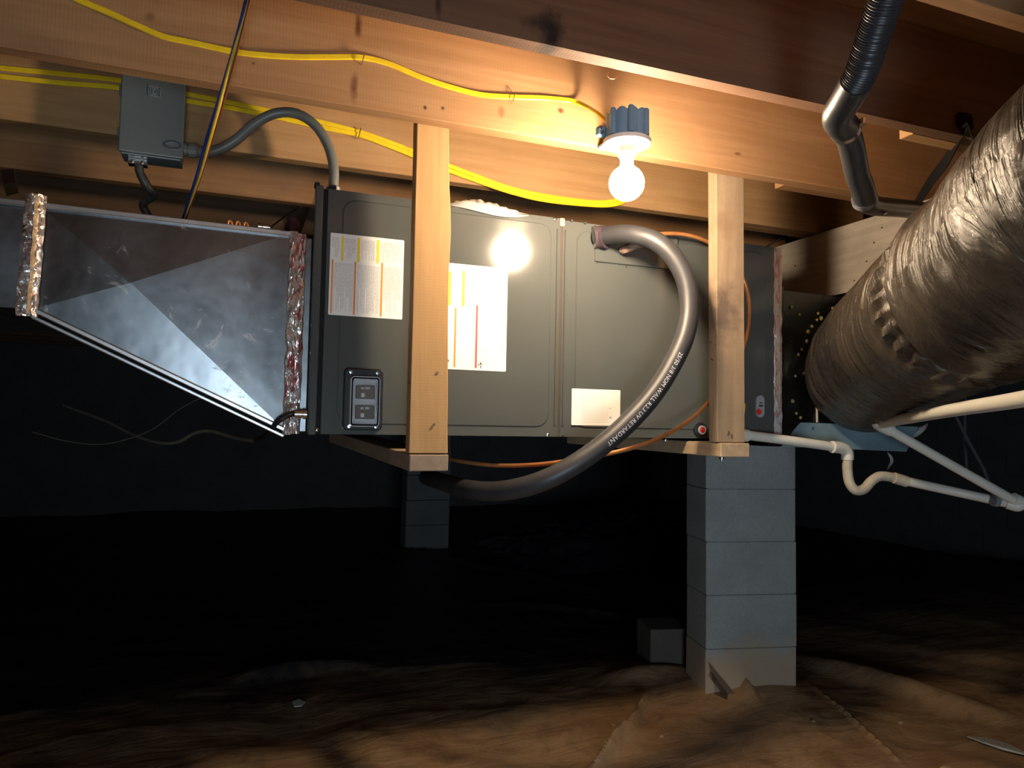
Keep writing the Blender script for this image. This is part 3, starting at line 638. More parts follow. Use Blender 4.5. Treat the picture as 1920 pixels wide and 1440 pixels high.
fx = thing('flexible_duct', (1.6, 1.4, 1.0), 'fat glossy black insulated flexible duct curving up and right off the metal plenum', 'duct')
FP = [(1.907, 1.838, 1.207), (1.880, 1.78, 1.212), PD(1655, 668, 2.08), PD(1773, 588, 1.62), PD(1925, 485, 1.27), PD(2130, 310, 1.02), PD(2480, 40, 0.88)]
FP[-1].z = min(FP[-1].z, 1.49); FP.append(FP[-1]+Vector((0.14, -0.55, -0.08))); FP.append(FP[-1]+Vector((0.08, -0.9, -0.04)))
fpts = spline(FP, 80)
NL = len(fpts)
acc = [0]
for i in range(1, NL): acc.append(acc[-1]+(fpts[i]-fpts[i-1]).length)
kink = acc[80*3+45]
def fdisp(l, th):
    q = Vector((l*9, math.cos(th)*1.3, math.sin(th)*1.3))
    tw = th+l*2.2
    d = 0.024*noise.noise(q)+0.020*noise.noise(Vector((l*26+math.sin(tw)*0.8, math.cos(tw)*2.0, math.sin(tw)*2.0)))+0.006*noise.noise(Vector((l*60, math.cos(tw)*3, math.sin(tw)*3)))
    k = abs(l-kink); d -= 0.12*math.exp(-(k/0.011)**2)
    d += 0.05*math.exp(-((l-kink-0.04)/0.028)**2)
    pk = math.exp(-((l-kink+0.05)/0.045)**2); d += pk*0.030*math.sin(th*31+4*noise.noise(q)+l*25)
    return d
fb = MB().tube(fpts, 0.187, 128, rf=lambda t, l: 1.0-0.12*math.exp(-(l/0.10)**2), uv=True, disp=fdisp)
o = link('duct_jacket', fb, flex_mat(), fx, smooth=True)
link('start_collar', MB().ring((1.907, 1.86, 1.207), 0.13, 0.172, (0.02, -1, 0), 0.03, 48), M_plen, fx)
# duct hanger straps
def ribbon(pts, wd, nrm=(0, -1, 0), th=0.0015):
    pts = [Vector(p) for p in pts]; b = MB(); nrm = Vector(nrm)
    for i, p in enumerate(pts):
        t = (pts[min(i+1, len(pts)-1)]-pts[max(0, i-1)]).normalized(); s_ = t.cross(nrm).normalized(); n_ = s_.cross(t)
        b.v += [p-s_*wd/2-n_*th, p+s_*wd/2-n_*th, p+s_*wd/2+n_*th, p-s_*wd/2+n_*th]
    m = len(pts); b.f = [(3, 2, 1, 0), (4*m-4, 4*m-3, 4*m-2, 4*m-1)]+[(4*i+k, 4*i+(k+1) % 4, 4*i+4+(k+1) % 4, 4*i+4+k) for i in range(m-1) for k in range(4)]
    return b
hs = thing('duct_hanger', PY(1810, 240, 1.185), 'black webbing hanger strap knotted to the dark joist above the flexible duct', 'strap')
kb = MB(); kc = PY(1810, 226, 1.178)
kb.box((kc.x-0.018, kc.y-0.004, kc.z-0.012), (kc.x+0.018, kc.y+0.010, kc.z+0.018)); kb.box((kc.x-0.015, kc.y-0.012, kc.z-0.020), (kc.x-0.001, kc.y+0.004, kc.z+0.012)); kb.box((kc.x+0.002, kc.y-0.010, kc.z-0.022), (kc.x+0.015, kc.y+0.004, kc.z+0.006))
link('strap_knot', kb, M_strap, hs, bevel=0.003)
k0 = kc+Vector((-0.003, -0.006, -0.012))
link('strap', ribbon(spline([k0, PY(1775, 300, 1.30), PY(1742, 345, 1.44), PY(1700, 415, 1.66), PY(1682, 450, 1.76)], 8), 0.026, (-0.3, -1, 0.2)), M_strap, hs)
link('strap', ribbon(spline([k0+Vector((0.004, 0, 0)), PD(1838, 290, 1.52), PD(1870, 345, 1.50)], 8), 0.022, (0, -1, 0)), M_strap, hs)

# ================================================================== HANGERS (posts + crosspieces)
pw = wood('post_wood', 'Z', (0.60, 0.37, 0.165), (0.50, 0.285, 0.12), 0.12, knots=0.3)
pw2 = wood('post_wood_dirty', 'Z', (0.50, 0.36, 0.23), (0.38, 0.26, 0.16), 0.55, (0.10, 0.075, 0.065), 0.3, spots=[(PY(1350, 585, 1.66).x-1.27, PY(1350, 585, 1.66).z-0.966, 0.075, 0.10, (0.10, 0.07, 0.06), 0.8), (PY(1365, 420, 1.64).x-1.27, PY(1365, 420, 1.64).z-0.966, 0.05, 0.05, (0.25, 0.15, 0.09), 0.6)])  # two darker patches on the post face, on top of the overall dirt
cw = wood('crosspiece_wood', 'Y', (0.42, 0.32, 0.23), (0.32, 0.23, 0.16), 0.6, (0.12, 0.09, 0.08), 0.1)
cw2 = wood('crosspiece_wood_pale', 'Y', (0.66, 0.50, 0.33), (0.54, 0.37, 0.22), 0.65, (0.12, 0.08, 0.06), 0.1)
def post_mesh(xa0, xa1, xb0, xb1, zt, zb, yt, yb, t=0.038, bulge=None):
    b = MB(); n = 16
    for i in range(n+1):
        q = i/n; z = zt+(zb-zt)*q; x0 = xa0+(xb0-xa0)*q; x1 = xa1+(xb1-xa1)*q; y = yt+(yb-yt)*q
        if bulge: x1 += bulge(q)
        x0 += 0.0008*noise.noise(Vector((1, 0, z*14))); x1 += 0.0008*noise.noise(Vector((7, 0, z*14)))
        b.v += [Vector((x0, y, z)), Vector((x1, y, z)), Vector((x1, y+t, z)), Vector((x0, y+t, z))]
    b.f = [(3, 2, 1, 0), (4*n, 4*n+1, 4*n+2, 4*n+3)]+[(4*i+k, 4*i+(k+1) % 4, 4*i+4+(k+1) % 4, 4*i+4+k) for i in range(n) for k in range(4)]
    return b
YPT = 1.60+JT+0.001
def nail_and_hole(pts, parent, Y):
    for (px, py, ln) in pts:
        p = PY(px, py, Y); link('nail', MB().lathe(p, (0.25, -1, 0.12), [(0.0016, -0.004), (0.0016, ln), (0.0035, ln), (0.003, ln+0.0015)], 8), M_chrome, parent)
hl = thing('wooden_hanger', (0.42, 1.68, 0.933), 'left wooden hanger, one board post on a crosspiece in front of the warning sheets', 'hanger')
link('post', post_mesh(0.373, 0.447, 0.378, 0.470, 1.90, 0.974, YPT, 1.652, bulge=lambda q: 0.006*math.exp(-((q-0.42)/0.10)**2)), pw, hl, bevel=0.0015)
pk = (0.10, 0.05, 0.03)
cl = Vector((0.425, 1.648, 0.952)); cfar = Vector((0.36, 2.62, 0.988))
link('crosspiece', MB().board(cl, cfar, 0.094, 0.038), cw, hl, bevel=0.002)
nail_and_hole([(816, 700, 0.012), (780, 762, 0.004), (809, 797, 0.012)], hl, 1.660)
for (pts) in ([(792, 686), (804, 684), (814, 690), (822, 692)], [(764, 722), (771, 716)]):
    link('wood_split', MB().tube([PY(a, b_, 1.6535) for a, b_ in pts], 0.0009, 4), M_rust, hl)
kr = MB(); c0 = PY(827, 577, 1.651); kr.v = []
ringp = [c0+Vector((0.0075*math.cos(t*math.pi/8)+0.002*math.sin(t*math.pi/8), 0, 0.0085*math.sin(t*math.pi/8))) for t in range(17)]
kr.tube(ringp, 0.0007, 4); kr.tube([PY(833, 568, 1.6505), PY(836, 563, 1.6505)], 0.0018, 5)
link('pencil_marks', kr, M_rust, hl)
hr = thing('wooden_hanger', (1.27, 1.68, 0.966), 'right wooden hanger, dirty board post and crosspiece beside the foam covered pipe', 'hanger')
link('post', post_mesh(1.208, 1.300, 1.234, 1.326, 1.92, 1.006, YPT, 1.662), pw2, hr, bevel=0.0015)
cr = Vector((1.286, 1.652, 0.985)); crf = Vector((1.28, 2.62, 0.990))
link('crosspiece', MB().board(cr, crf, 0.096, 0.038), cw2, hr, bevel=0.002)
link('bolt', MB().lathe(PY(1353, 857, 1.69)+Vector((0, 0, 0.003)), (0, 0, -1), [(0.004, 0), (0.004, 0.004), (0.008, 0.004), (0.008, 0.008), (0.003, 0.009), (0.003, 0.014), (0.0002, 0.014)], 10), M_chrome, hr, smooth=True)
for (px, py, dx, dz) in [(1363, 822, 4, -14), (1372, 826, 0, -12), (1330, 640, 5, 3), (1332, 672, 6, 4)]:
    link('splinter', MB().tube([PY(px, py, 1.664), PY(px+dx, py+dz, 1.659)], 0.0013, 5), M_rust, hr)
# back posts of both hangers, mostly hidden behind the cabinet
link('post', post_mesh(0.32, 0.409, 0.32, 0.409, 1.92, 1.010, 2.40+JT+.001, 2.40+JT+.001), pw, hl, bevel=0.0015)
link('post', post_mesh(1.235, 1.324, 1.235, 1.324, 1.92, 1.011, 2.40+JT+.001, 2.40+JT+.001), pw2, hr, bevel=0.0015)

# ================================================================== LAMP
lx, ly = BULB.x+0.003, BULB.y
lz = PY(1176, 272, ly).z+0.001
lt = thing('bare_bulb_lamp', (lx, ly, BULB.z), 'glowing bare bulb in a white lampholder on a blue ceiling box', 'lamp')
lampb = link('bulb', MB().lathe((lx, ly, BULB.z), (0, 0, 1), [(0.0002, -0.040)]+[(0.040*math.cos(math.radians(a)), 0.040*math.sin(math.radians(a))) for a in range(-75, 56, 15)]+[(0.0165, 0.038), (0.0140, 0.046), (0.0135, 0.050)], 32), emission('bulb_glow', (1.0, 0.77, 0.52), BULB_L), lt, smooth=True); lampb['label'] = 'glowing round bulb'
link('bulb_collar', MB().lathe((lx, ly, BULB.z+0.049), (0, 0, 1), [(0.0150, 0), (0.0150, 0.008), (0.017, 0.009), (0.017, 0.013), (0.0002, 0.013)], 24), M_porc, lt, smooth=True)
link('socket', MB().lathe((lx, ly, BULB.z+0.060), (0, 0, 1), [(0.0185, 0), (0.0205, 0.004), (0.0205, 0.010), (0.0175, 0.013), (0.0175, lz-BULB.z-0.060)], 24), M_porc, lt, smooth=True)
link('lampholder_disc', MB().lathe((lx, ly, lz-0.004), (0, 0, 1), [(0.040, 0), (0.053, 0.003), (0.0545, 0.008), (0.0545, 0.012), (0.0002, 0.012)], 40), M_porc, lt, smooth=True)
bx_ = MB(); nn = 72; z0, z1 = lz+0.008, lz+0.064
for zz, s_ in ((z0, 1.0), (z1, 0.99)):
    for i in range(nn):
        th = 2*math.pi*i/nn; r = 0.0475+0.0022*abs(math.sin(th*6.0)); top = (0.006*abs(math.sin(th*6.0)) if zz == z1 else 0)
        bx_.v.append(Vector((lx+r*s_*math.cos(th), ly+r*s_*math.sin(th), zz+top)))
bx_.f = [tuple(range(nn)), tuple(range(nn, 2*nn))]+[(i, (i+1) % nn, nn+(i+1) % nn, nn+i) for i in range(nn)]
link('ceiling_box', bx_, M_blue, lt)
for th in (200, 250, 300):
    t = math.radians(th); link('box_ear', MB().lathe((lx+0.048*math.cos(t), ly+0.048*math.sin(t), z0+0.003), (0, 0, 1), [(0.0075, 0), (0.0070, 0.056), (0.005, 0.060)], 12), M_blue, lt, smooth=True)
link('nail_bracket', MB().box((lx-0.064, ly+0.02, z0+0.012), (lx-0.040, ly+0.034, z0+0.034)).box((lx+0.012, ly+0.038, z0+0.040), (lx+0.036, 1.599, z0+0.050)), M_blue, lt, bevel=0.002)
link('bracket_nail', MB().lathe((lx-0.060, ly+0.02, z0+0.028), (0, -1, 0), [(0.002, -0.01), (0.002, 0.004), (0.005, 0.004), (0.004, 0.006)], 10).lathe((lx-0.054, ly+0.02, z0+0.019), (0, -1, 0), [(0.002, -0.01), (0.002, 0.004), (0.005, 0.004), (0.004, 0.006)], 10), M_chrome, lt)

# ================================================================== DISCONNECT BOX AND CONDUITS
e0, e1 = PY(228, 140, 1.915), PY(348, 300, 1.915)
BX0, BX1, BZ1, BZ0 = e0.x, PY(346, 220, 1.915).x, PY(290, 145, 1.915).z, PY(290, 296, 1.915).z
db = thing('disconnect_box', ((BX0+BX1)/2, 1.96, BZ0), 'small grey steel disconnect box on the joist at left with an embossed square emblem', 'electrical box')
link('box_body', MB().box((BX0+0.004, 1.922, BZ0+0.003), (BX1-0.004, 1.988, BZ1-0.003)), M_box, db, bevel=0.003)
link('lid', MB().box((BX0, 1.912, BZ0+0.006), (BX1, 1.924, BZ1)), M_box, db, bevel=0.003)
for zz in (0.20, 0.72): link('hinge_tab', MB().box((BX0-0.004, 1.916, BZ0+(BZ1-BZ0)*zz), (BX0+0.002, 1.928, BZ0+(BZ1-BZ0)*zz+0.024)), M_box, db, bevel=0.001)
lg = PY(290, 172, 1.912); eb = MB()
def sqr(b, c, hw, hh_, t):
    for (x0, x1, z0_, z1_) in ((-hw, hw, hh_-t, hh_), (-hw, hw, -hh_, -hh_+t), (-hw, -hw+t, -hh_, hh_), (hw-t, hw, -hh_, hh_)):
        b.box((c.x+x0, c.y-0.0018, c.z+z0_), (c.x+x1, c.y+0.0005, c.z+z1_))
sqr(eb, lg, 0.0135, 0.0125, 0.0012); sqr(eb, lg, 0.0095, 0.0085, 0.0012)
eb.box((lg.x-0.0042, lg.y-0.0018, lg.z-0.0055), (lg.x-0.003, lg.y+.0005, lg.z+0.0055)); eb.tube([lg+Vector((-0.005, -0.001, 0.005)), lg+Vector((0.002, -0.001, 0.005)), lg+Vector((0.0045, -0.001, 0.001)), lg+Vector((0.0045, -0.001, -0.002)), lg+Vector((0.002, -0.001, -0.005)), lg+Vector((-0.005, -0.001, -0.005))], 0.0007, 4)
link('embossed_emblem', eb, simple('emblem_edge', (0.22, 0.26, 0.27), 0.35), db)
rr_ = MB(); c0 = PY(324, 272, 1.911); ringp = [c0+Vector((0.018*math.cos(t*math.pi/14), 0, 0.0085*math.sin(t*math.pi/14))) for t in range(29)]
rr_.tube(ringp, 0.0035, 6, flat=0.25); link('lid_ring', rr_, simple('dark_ring', (0.06, 0.075, 0.085), 0.4), db)
con = thing('conduit', PY(500, 215, 1.9), 'grey flexible conduit arching from the disconnect box to the air handler top', 'conduit')
ya = 1.945
CP = [Vector((BX1+0.030, ya, PY(380, 285, ya).z)), PY(400, 284, 1.935), PY(440, 264, 1.925), PY(478, 232, 1.915), PY(516, 213, 1.905), PY(556, 213, 1.895), PY(592, 236, 1.885), PY(616, 275, 1.88), PY(626, 318, 1.875), PY(625, 352, 1.875)]
link('conduit_tube', MB().tube(spline(CP, 8), 0.0125, 16), M_cond, con, smooth=True)
hz = CP[0].z
link('box_connector', MB().lathe((BX1-0.002, ya, hz), (1, 0, 0), [(0.016, 0), (0.016, 0.010), (0.0125, 0.010), (0.0125, 0.013), (0.0185, 0.013), (0.0175, 0.030), (0.014, 0.034)], 12), M_cond, con)
ez = CP[-1]; link('top_connector', MB().lathe((ez.x, ez.y, UZ1-0.002), (0, 0, 1), [(0.020, 0), (0.020, 0.008), (0.0185, 0.010), (0.0185, 0.028), (0.0145, 0.032)], 12), simple('zinc_grey', (0.36, 0.36, 0.36), 0.35, 0.6), con)
con2 = thing('conduit', PY(280, 350, 1.98), 'short dark conduit dropping from under the disconnect box behind the duct', 'conduit')
bxn = PY(258, 302, 1.955)
link('clamp_connector', MB().box((bxn.x-0.020, 1.945, BZ0-0.012), (bxn.x+0.022, 1.968, BZ0+0.003)).lathe((bxn.x-0.010, 1.944, BZ0-0.005), (0, -1, 0), [(0.004, 0), (0.004, 0.004)], 8).lathe((bxn.x+0.012, 1.944, BZ0-0.005), (0, -1, 0), [(0.004, 0), (0.004, 0.004)], 8), M_chrome, con2, bevel=0.001)
link('conduit_tube', MB().tube(spline([(bxn.x+0.002, 1.957, BZ0-0.004), PY(263, 325, 1.96), PY(278, 352, 1.97), PY(289, 362, 1.99), PY(281, 372, 2.02), PY(268, 384, 2.04), PY(276, 402, 2.05), PY(282, 425, 2.05)], 6), 0.0100, 12, rf=lambda t, l: 1+0.06*math.sin(l*900)), simple('dark_conduit', (0.05, 0.045, 0.04), 0.45), con2, smooth=True)

# ================================================================== CABLES
def flatcable(name, pts, Y, w_, label, group, hang=None, mat=M_cable):
    mat = mat
    P3 = [PY(x, y, Y) if len(t) == 0 else PY(x, y, t[0]) for (x, y, *t) in pts]
    b = ribbon(spline(P3, 8), w_, (0, -1, 0), 0.0028)
    o = link(name, b, mat, bevel=0.0016); tag(o, label, 'cable', group); return o
flatcable('yellow_cable', [(60, -60), (120, -15), (148, 0), (200, 22), (255, 47), (305, 68), (360, 80), (440, 97), (500, 104), (560, 107), (620, 107), (680, 108), (730, 120), (790, 145), (850, 165), (905, 178), (962, 182), (1020, 184), (1070, 189), (1098, 199, 1.57), (1120, 212, 1.52), (1142, 232, 1.47)], 1.5965, 0.0125, 'yellow cable stapled to the bright joist and running into the blue lamp box', 'yellow cables')
flatcable('yellow_cable', [(-60, 119), (0, 127), (110, 138), (225, 151), (350, 176), (430, 192), (520, 211), (590, 226), (672, 247), (720, 263), (765, 280), (835, 308), (900, 333), (960, 354), (1020, 367), (1090, 377), (1135, 379), (1165, 371), (1182, 350)], 1.9965, 0.0125, 'upper yellow cable of the pair running behind the disconnect box', 'yellow cables')
flatcable('yellow_cable', [(-60, 137), (0, 143), (110, 155), (225, 165), (350, 189), (430, 202), (520, 220), (590, 236), (672, 253), (720, 270), (765, 288), (835, 317), (900, 341), (960, 361), (1020, 375), (1090, 383), (1140, 385), (1172, 376), (1190, 352)], 1.9925, 0.0125, 'lower yellow cable of the pair running behind the disconnect box', 'yellow cables')
def staple(px, py, Y, label, ang=-12, s=0.011):
    p = PY(px, py, Y); a = math.radians(ang); u = Vector((math.sin(-a), 0, math.cos(a)))
    b = MB().tube([p-u*s+Vector((0, 0.008, 0)), p-u*s+Vector((0, -0.004, 0)), p+u*s+Vector((0, -0.004, 0)), p+u*s+Vector((0, 0.008, 0))], 0.0014, 6)
    tag(link('cable_staple', b, M_chrome), label, 'staple', 'cable staples')
staple(681, 110, 1.592, 'wire staple on the upper cable, above the left wooden hanger')
staple(963, 182, 1.592, 'wire staple on the upper cable, left of the blue lamp box')
staple(674, 250, 1.986, 'wire staple on the lower cable pair, left of the left post', s=0.014)
# twisted multi coloured wire hanging to the duct top
tw = thing('wire_bundle', PY(405, 210, 1.58), 'loose bundle of blue, yellow and brown wires hanging in front of the disconnect conduit', 'wire')
TP = spline([(0, 0, 0)]+[], 1) if False else spline([PY(478, -60, 1.45), PY(465, 0, 1.47), PY(447, 70, 1.50), (PY(428, 140, 1.54)), PY(410, 205, 1.57), PY(392, 265, 1.63), PY(375, 325, 1.72), PY(358, 375, 1.84), PY(345, 412, 1.95)], 10)
for k, m in enumerate((M_bluew, M_yw, M_bw)):
    pts = []
    for i, p in enumerate(TP):
        ph = i*0.10+k*2.1; pts.append(p+Vector((-0.0045+0.0045*k+0.0012*math.sin(ph), -0.002*math.cos(ph)-0.001*k, 0)))
    link('wire', MB().tube(pts, 0.0032 if k < 2 else 0.0022, 8), m, tw, smooth=True)
# strap hanger at far left above the duct
st = PY(18, 345, 2.0)
tag(link('metal_strap', ribbon([PY(14, 318, 1.995), PY(18, 345, 1.98), PY(24, 364, 1.96)], 0.026, (0, -1, 0), 0.001), M_steel), 'short perforated metal strap above the duct at the left edge', 'strap')
# copper stubs and steel fitting lying on top of the duct
cs = thing('copper_line', PY(455, 425, 1.9), 'copper fitting loops peeking over the duct top edge', 'pipe')
for i, px in enumerate((430, 445, 460)):
    p = Vector((PY(px, 424, 1.838).x, 1.838, DZ1+0.003)); link('copper_loop', MB().tube(spline([p+Vector((-0.004, 0, 0.0)), p+Vector((-0.002, 0, 0.014)), p+Vector((0.004, 0, 0.012)), p+Vector((0.006, 0, 0.0))], 5), 0.003, 8), M_cop, cs, smooth=True)
p = Vector((PY(495, 430, 1.84).x, 1.84, DZ1+0.0125))
tag(link('steel_fitting', MB().lathe(p-Vector((0.014, 0, 0)), (1, 0, 0), [(0.009, 0), (0.009, 0.006), (0.006, 0.007), (0.006, 0.010), (0.009, 0.011), (0.009, 0.022), (0.005, 0.023), (0.005, 0.028)], 12), M_chrome, smooth=True), 'small shiny steel cable clamp lying on the duct top', 'fitting')
tag(link('thin_wire', MB().tube(spline([p+Vector((0.014, 0, 0)), PY(535, 405, 1.95), PY(556, 392, 2.0), PY(566, 388, 2.05)], 6), 0.0022, 6), M_black), 'thin black wire rising from the clamp to the cabinet end', 'wire')

tag(link('black_wire', MB().tube(spline([PY(1425, 470, 2.36), PY(1455, 452, 2.30), PY(1495, 432, 2.25), PY(1530, 415, 2.22)], 6), 0.004, 8), M_black, smooth=True), 'thin black wire rising behind the cabinet top right corner towards the girder', 'wire')
# black low cable at the lower left corner of the cabinet, trailing back into the dark
bc = thing('black_cable', PY(540, 785, 1.78), 'black control cable drooping from the clamp at the cabinet corner into the dark', 'cable')
link('cable_sheath', MB().tube(spline([PY(553, 775, DY0-0.02), PY(536, 781, 1.79), PY(518, 793, 1.80), PY(504, 812, 1.86), PY(480, 826, 2.0)], 8), 0.0065, 10), M_black, bc, smooth=True)
link('cable_tail', MB().tube(spline([PY(480, 826, 2.0), PY(440, 820, 2.3), PY(395, 808, 2.5), PY(365, 812, 2.6), PY(335, 828, 2.7), PY(300, 830, 2.8), PY(250, 815, 3.0), PY(200, 790, 3.2), PY(120, 760, 3.5)], 8), 0.006, 8), simple('grey_cable', (0.14, 0.13, 0.11), 0.6), bc, smooth=True)
tag(link('thin_wire', MB().tube(spline([PY(60, 810, 2.9), PY(130, 828, 2.9), PY(200, 832, 2.9), PY(280, 808, 2.9), PY(340, 765, 2.9), PY(400, 735, 2.9)], 8), 0.0018, 6), simple('grey_cable2', (0.10, 0.09, 0.07), 0.6)), 'very thin wire sagging in the dark under the duct', 'wire')

# ================================================================== REFRIGERANT LINES
ins = thing('insulated_pipe', PY(1280, 640, 1.6), 'thick black foam covered pipe looping down the air handler front with white print', 'pipe')
IP = [PY(1118, 446, UY0-0.01), PY(1150, 440, 1.755), PY(1190, 440, 1.70), PY(1230, 453, 1.66), PY(1264, 484, 1.635), PY(1286, 528, 1.62), PY(1292, 580, 1.61), PY(1284, 630, 1.60), PY(1262, 680, 1.60), PY(1228, 735, 1.60), PY(1182, 788, 1.60), PY(1125, 838, 1.605), PY(1062, 880, 1.62), PY(1000, 908, 1.66), PY(935, 921, 1.74), PY(880, 918, 1.86), PY(835, 905, 2.05), PY(800, 895, 2.3)]
isp = spline(IP, 10); IR = 0.0255
link('foam_sleeve', MB().tube(isp, IR, 28, disp=lambda l, th: 0.02*noise.noise(Vector((l*12, math.cos(th), math.sin(th))))), M_rub, ins, smooth=True)
link('cork_tape', MB().tube([PY(1112, 446, UY0-0.014), PY(1124, 445, UY0-0.018), PY(1136, 444, 1.775)], 0.031, 20, disp=lambda l, th: 0.10*noise.noise(Vector((l*90, math.cos(th)*3, math.sin(th)*3)))), simple('sealing_putty', (0.05, 0.035, 0.045), 0.5, 0, 0.4, 60, 0.5), ins, smooth=True)
link('cork_tape', MB().tube(spline([PY(1165, 470, 1.785), PY(1180, 466, 1.76), PY(1200, 458, 1.73), PY(1222, 452, 1.70)], 5), 0.010, 10, disp=lambda l, th: 0.3*noise.noise(Vector((l*90, math.cos(th)*2, math.sin(th)*2)))), simple('frayed_tape', (0.30, 0.20, 0.16), 0.4, 0, 0.4, 60, 0.5), ins, smooth=True)
# lettering wrapped on the sleeve, reading down the pipe
L = [0]
for i in range(1, len(isp)): L.append(L[-1]+(isp[i]-isp[i-1]).length)
def at_len(s):
    for i in range(1, len(L)):
        if L[i] >= s:
            t = (s-L[i-1])/(L[i]-L[i-1]); return isp[i-1].lerp(isp[i], t), (isp[i]-isp[i-1]).normalized()
    return isp[-1], (isp[-1]-isp[-2]).normalized()
def nearest_len(px, py):
    best = None
    for i, p in enumerate(isp):
        d = p-CAM; dep = d.dot(Fv); x = 960+FPX*d.dot(Rv)/dep; y = 720-FPX*d.dot(Uv)/dep; e = (x-px)**2+(y-py)**2
        if best is None or e < best[0]: best = (e, L[i])
    return best[1]
sA, sB = nearest_len(1272, 668), nearest_len(1128, 830)
TXT = '25/50 3/8 NOM WALL R2.3 UV RETARDANT'
fc = bpy.data.curves.new('t', 'FONT'); widths = []
tmpo = bpy.data.objects.new('t', fc); COL.objects.link(tmpo)
fc.resolution_u = 2; glyph = {}
for ch in sorted(set(TXT)):
    if ch == ' ': continue
    fc.body = ch; bpy.context.view_layer.update()
    me = bpy.data.meshes.new_from_object(tmpo.evaluated_get(bpy.context.evaluated_depsgraph_get()))
    xs_ = [v.co.x for v in me.vertices]; glyph[ch] = ([v.co.copy() for v in me.vertices], [tuple(p.vertices) for p in me.polygons], min(xs_), max(xs_)-min(xs_)); bpy.data.meshes.remove(me)
bpy.data.objects.remove(tmpo)
tot = sum(0.30 if c == ' ' else glyph[c][3]+0.10 for c in TXT); sc = (sB-sA)/tot; s_ = sA; pb = MB()
for ch in TXT:
    if ch == ' ': s_ += 0.30*sc; continue
    vs, fs, mn, wdt = glyph[ch]; out = []
    for v in vs:
        p, t = at_len(s_+(v.x-mn)*sc); toC = (CAM-p); toC = (toC-t*toC.dot(t)).normalized(); upv = toC.cross(t).normalized()
        h = (v.y-0.35)*min(sc, 0.0155)*1.0+0.0075; an = h/IR; out.append(p+toC*math.cos(an)*(IR+0.0009)+upv*math.sin(an)*(IR+0.0009))
    pb.add(out, fs); s_ += (wdt+0.10)*sc
link('printed_lettering', pb, M_print, ins)
cpt = thing('copper_line', PY(1390, 640, 1.75), 'thin orange copper line looping behind the right post and under the foam pipe', 'pipe')
CPN = [PY(1180, 452, 1.79), PY(1215, 443, 1.775), PY(1250, 438, 1.765), PY(1290, 441, 1.757), PY(1330, 455, 1.75), PY(1365, 482, 1.745), PY(1392, 520, 1.74), PY(1404, 565, 1.735), PY(1402, 620, 1.73), PY(1386, 668, 1.728), PY(1355, 720, 1.726), PY(1316, 768, 1.722), PY(1275, 800, 1.70), PY(1225, 826, 1.66), PY(1170, 844, 1.66), PY(1100, 858, 1.68), PY(1020, 870, 1.76), PY(940, 873, 1.85), PY(870, 866, 1.95), PY(820, 855, 2.1)]
link('copper_tube', MB().tube(spline(CPN, 8), 0.0058, 12), M_cop, cpt, smooth=True)

# ================================================================== WHITE PVC DRAIN
dr = thing('drain_pipe', PY(1600, 880, 1.75), 'white plastic drain pipe with a curved trap below the flexible duct', 'pipe')
yd = 1.775
def tb_(name, pts, r, mat, k=8, n=16): return link(name, MB().tube(spline(pts, k) if k else pts, r, n), mat, dr, smooth=True)
tb_('pipe_run', [PY(1385, 814, yd), PY(1480, 826, yd-0.02), PY(1578, 840, yd-0.04)], 0.0142, M_pvc, 4)
link('start_coupling', MB().tube([PY(1389, 815, yd), PY(1402, 817, yd-0.003)], 0.0185, 20), M_pvc, dr, smooth=True)
ye = yd-0.04
tb_('elbow', [PY(1560, 838, ye), PY(1578, 840, ye), PY(1588, 848, ye), PY(1589, 862, ye)], 0.0185, M_pvc, 6)
tb_('trap', [PY(1589, 858, ye), PY(1589, 882, ye), PY(1593, 905, ye), PY(1604, 919, ye-.005), PY(1620, 917, ye-.01), PY(1634, 902, ye-.015), PY(1650, 893, ye-.02), PY(1672, 895, ye-.025), PY(1690, 900, ye-.03)], 0.0148, M_pvcd, 8)
link('coupling', MB().tube([PY(1676, 896, ye-.03), PY(1700, 903, ye-.04)], 0.0175, 20), M_pvcd, dr, smooth=True)
pe = PY(1906, 947, 1.50)
tb_('pipe_run', [PY(1694, 901, ye-.038), PY(1800, 924, 1.62), pe], 0.0142, M_pvc, 4)
pj = PY(1652, 797, 1.62)
link('end_elbow', MB().tube(spline([PY(1888, 944, 1.52), PY(1908, 949, 1.50), PY(1914, 941, 1.495), PY(1900, 934, 1.50)], 5), 0.0165, 16), M_pvc, dr, smooth=True)
tb_('pipe_run', [pj, PY(1780, 870, 1.56), PY(1904, 940, 1.50)], 0.0140, M_pvc, 4)
link('upper_elbow', MB().tube(spline([PY(1672, 808, 1.61), PY(1652, 799, 1.62), PY(1646, 794, 1.615), PY(1652, 792, 1.60), PY(1664, 791, 1.585)], 5), 0.0172, 18), M_pvc, dr, smooth=True)
tb_('pipe_run', [PY(1652, 794, 1.605), PD(1780, 770, 1.55), PD(1930, 746, 1.20), PD(2150, 700, 0.93), PD(2150, 700, 0.93)+(PD(2150, 700, 0.93)-PD(1930, 746, 1.20))*4], 0.0142, M_pvc, 6)
link('strap_clamp', MB().tube([PY(1862, 938, 1.535), PY(1871, 940, 1.53)], 0.0175, 16), simple('grey_clamp', (0.16, 0.18, 0.20), 0.5), dr)
hg = thing('pipe_hanger', PY(1865, 935, 1.53), 'thin dark twin strap hanger holding the far end of the drain pipe', 'strap')
M_ds = simple('dim_strap', (0.05, 0.055, 0.065), 0.6)
link('strap', ribbon([PY(1866, 936, 1.53), PY(1845, 880, 1.54), PY(1812, 820, 1.56), PY(1790, 775, 1.58), PY(1770, 715, 1.60)], 0.010, (0, -1, 0), 0.001), M_ds, hg)
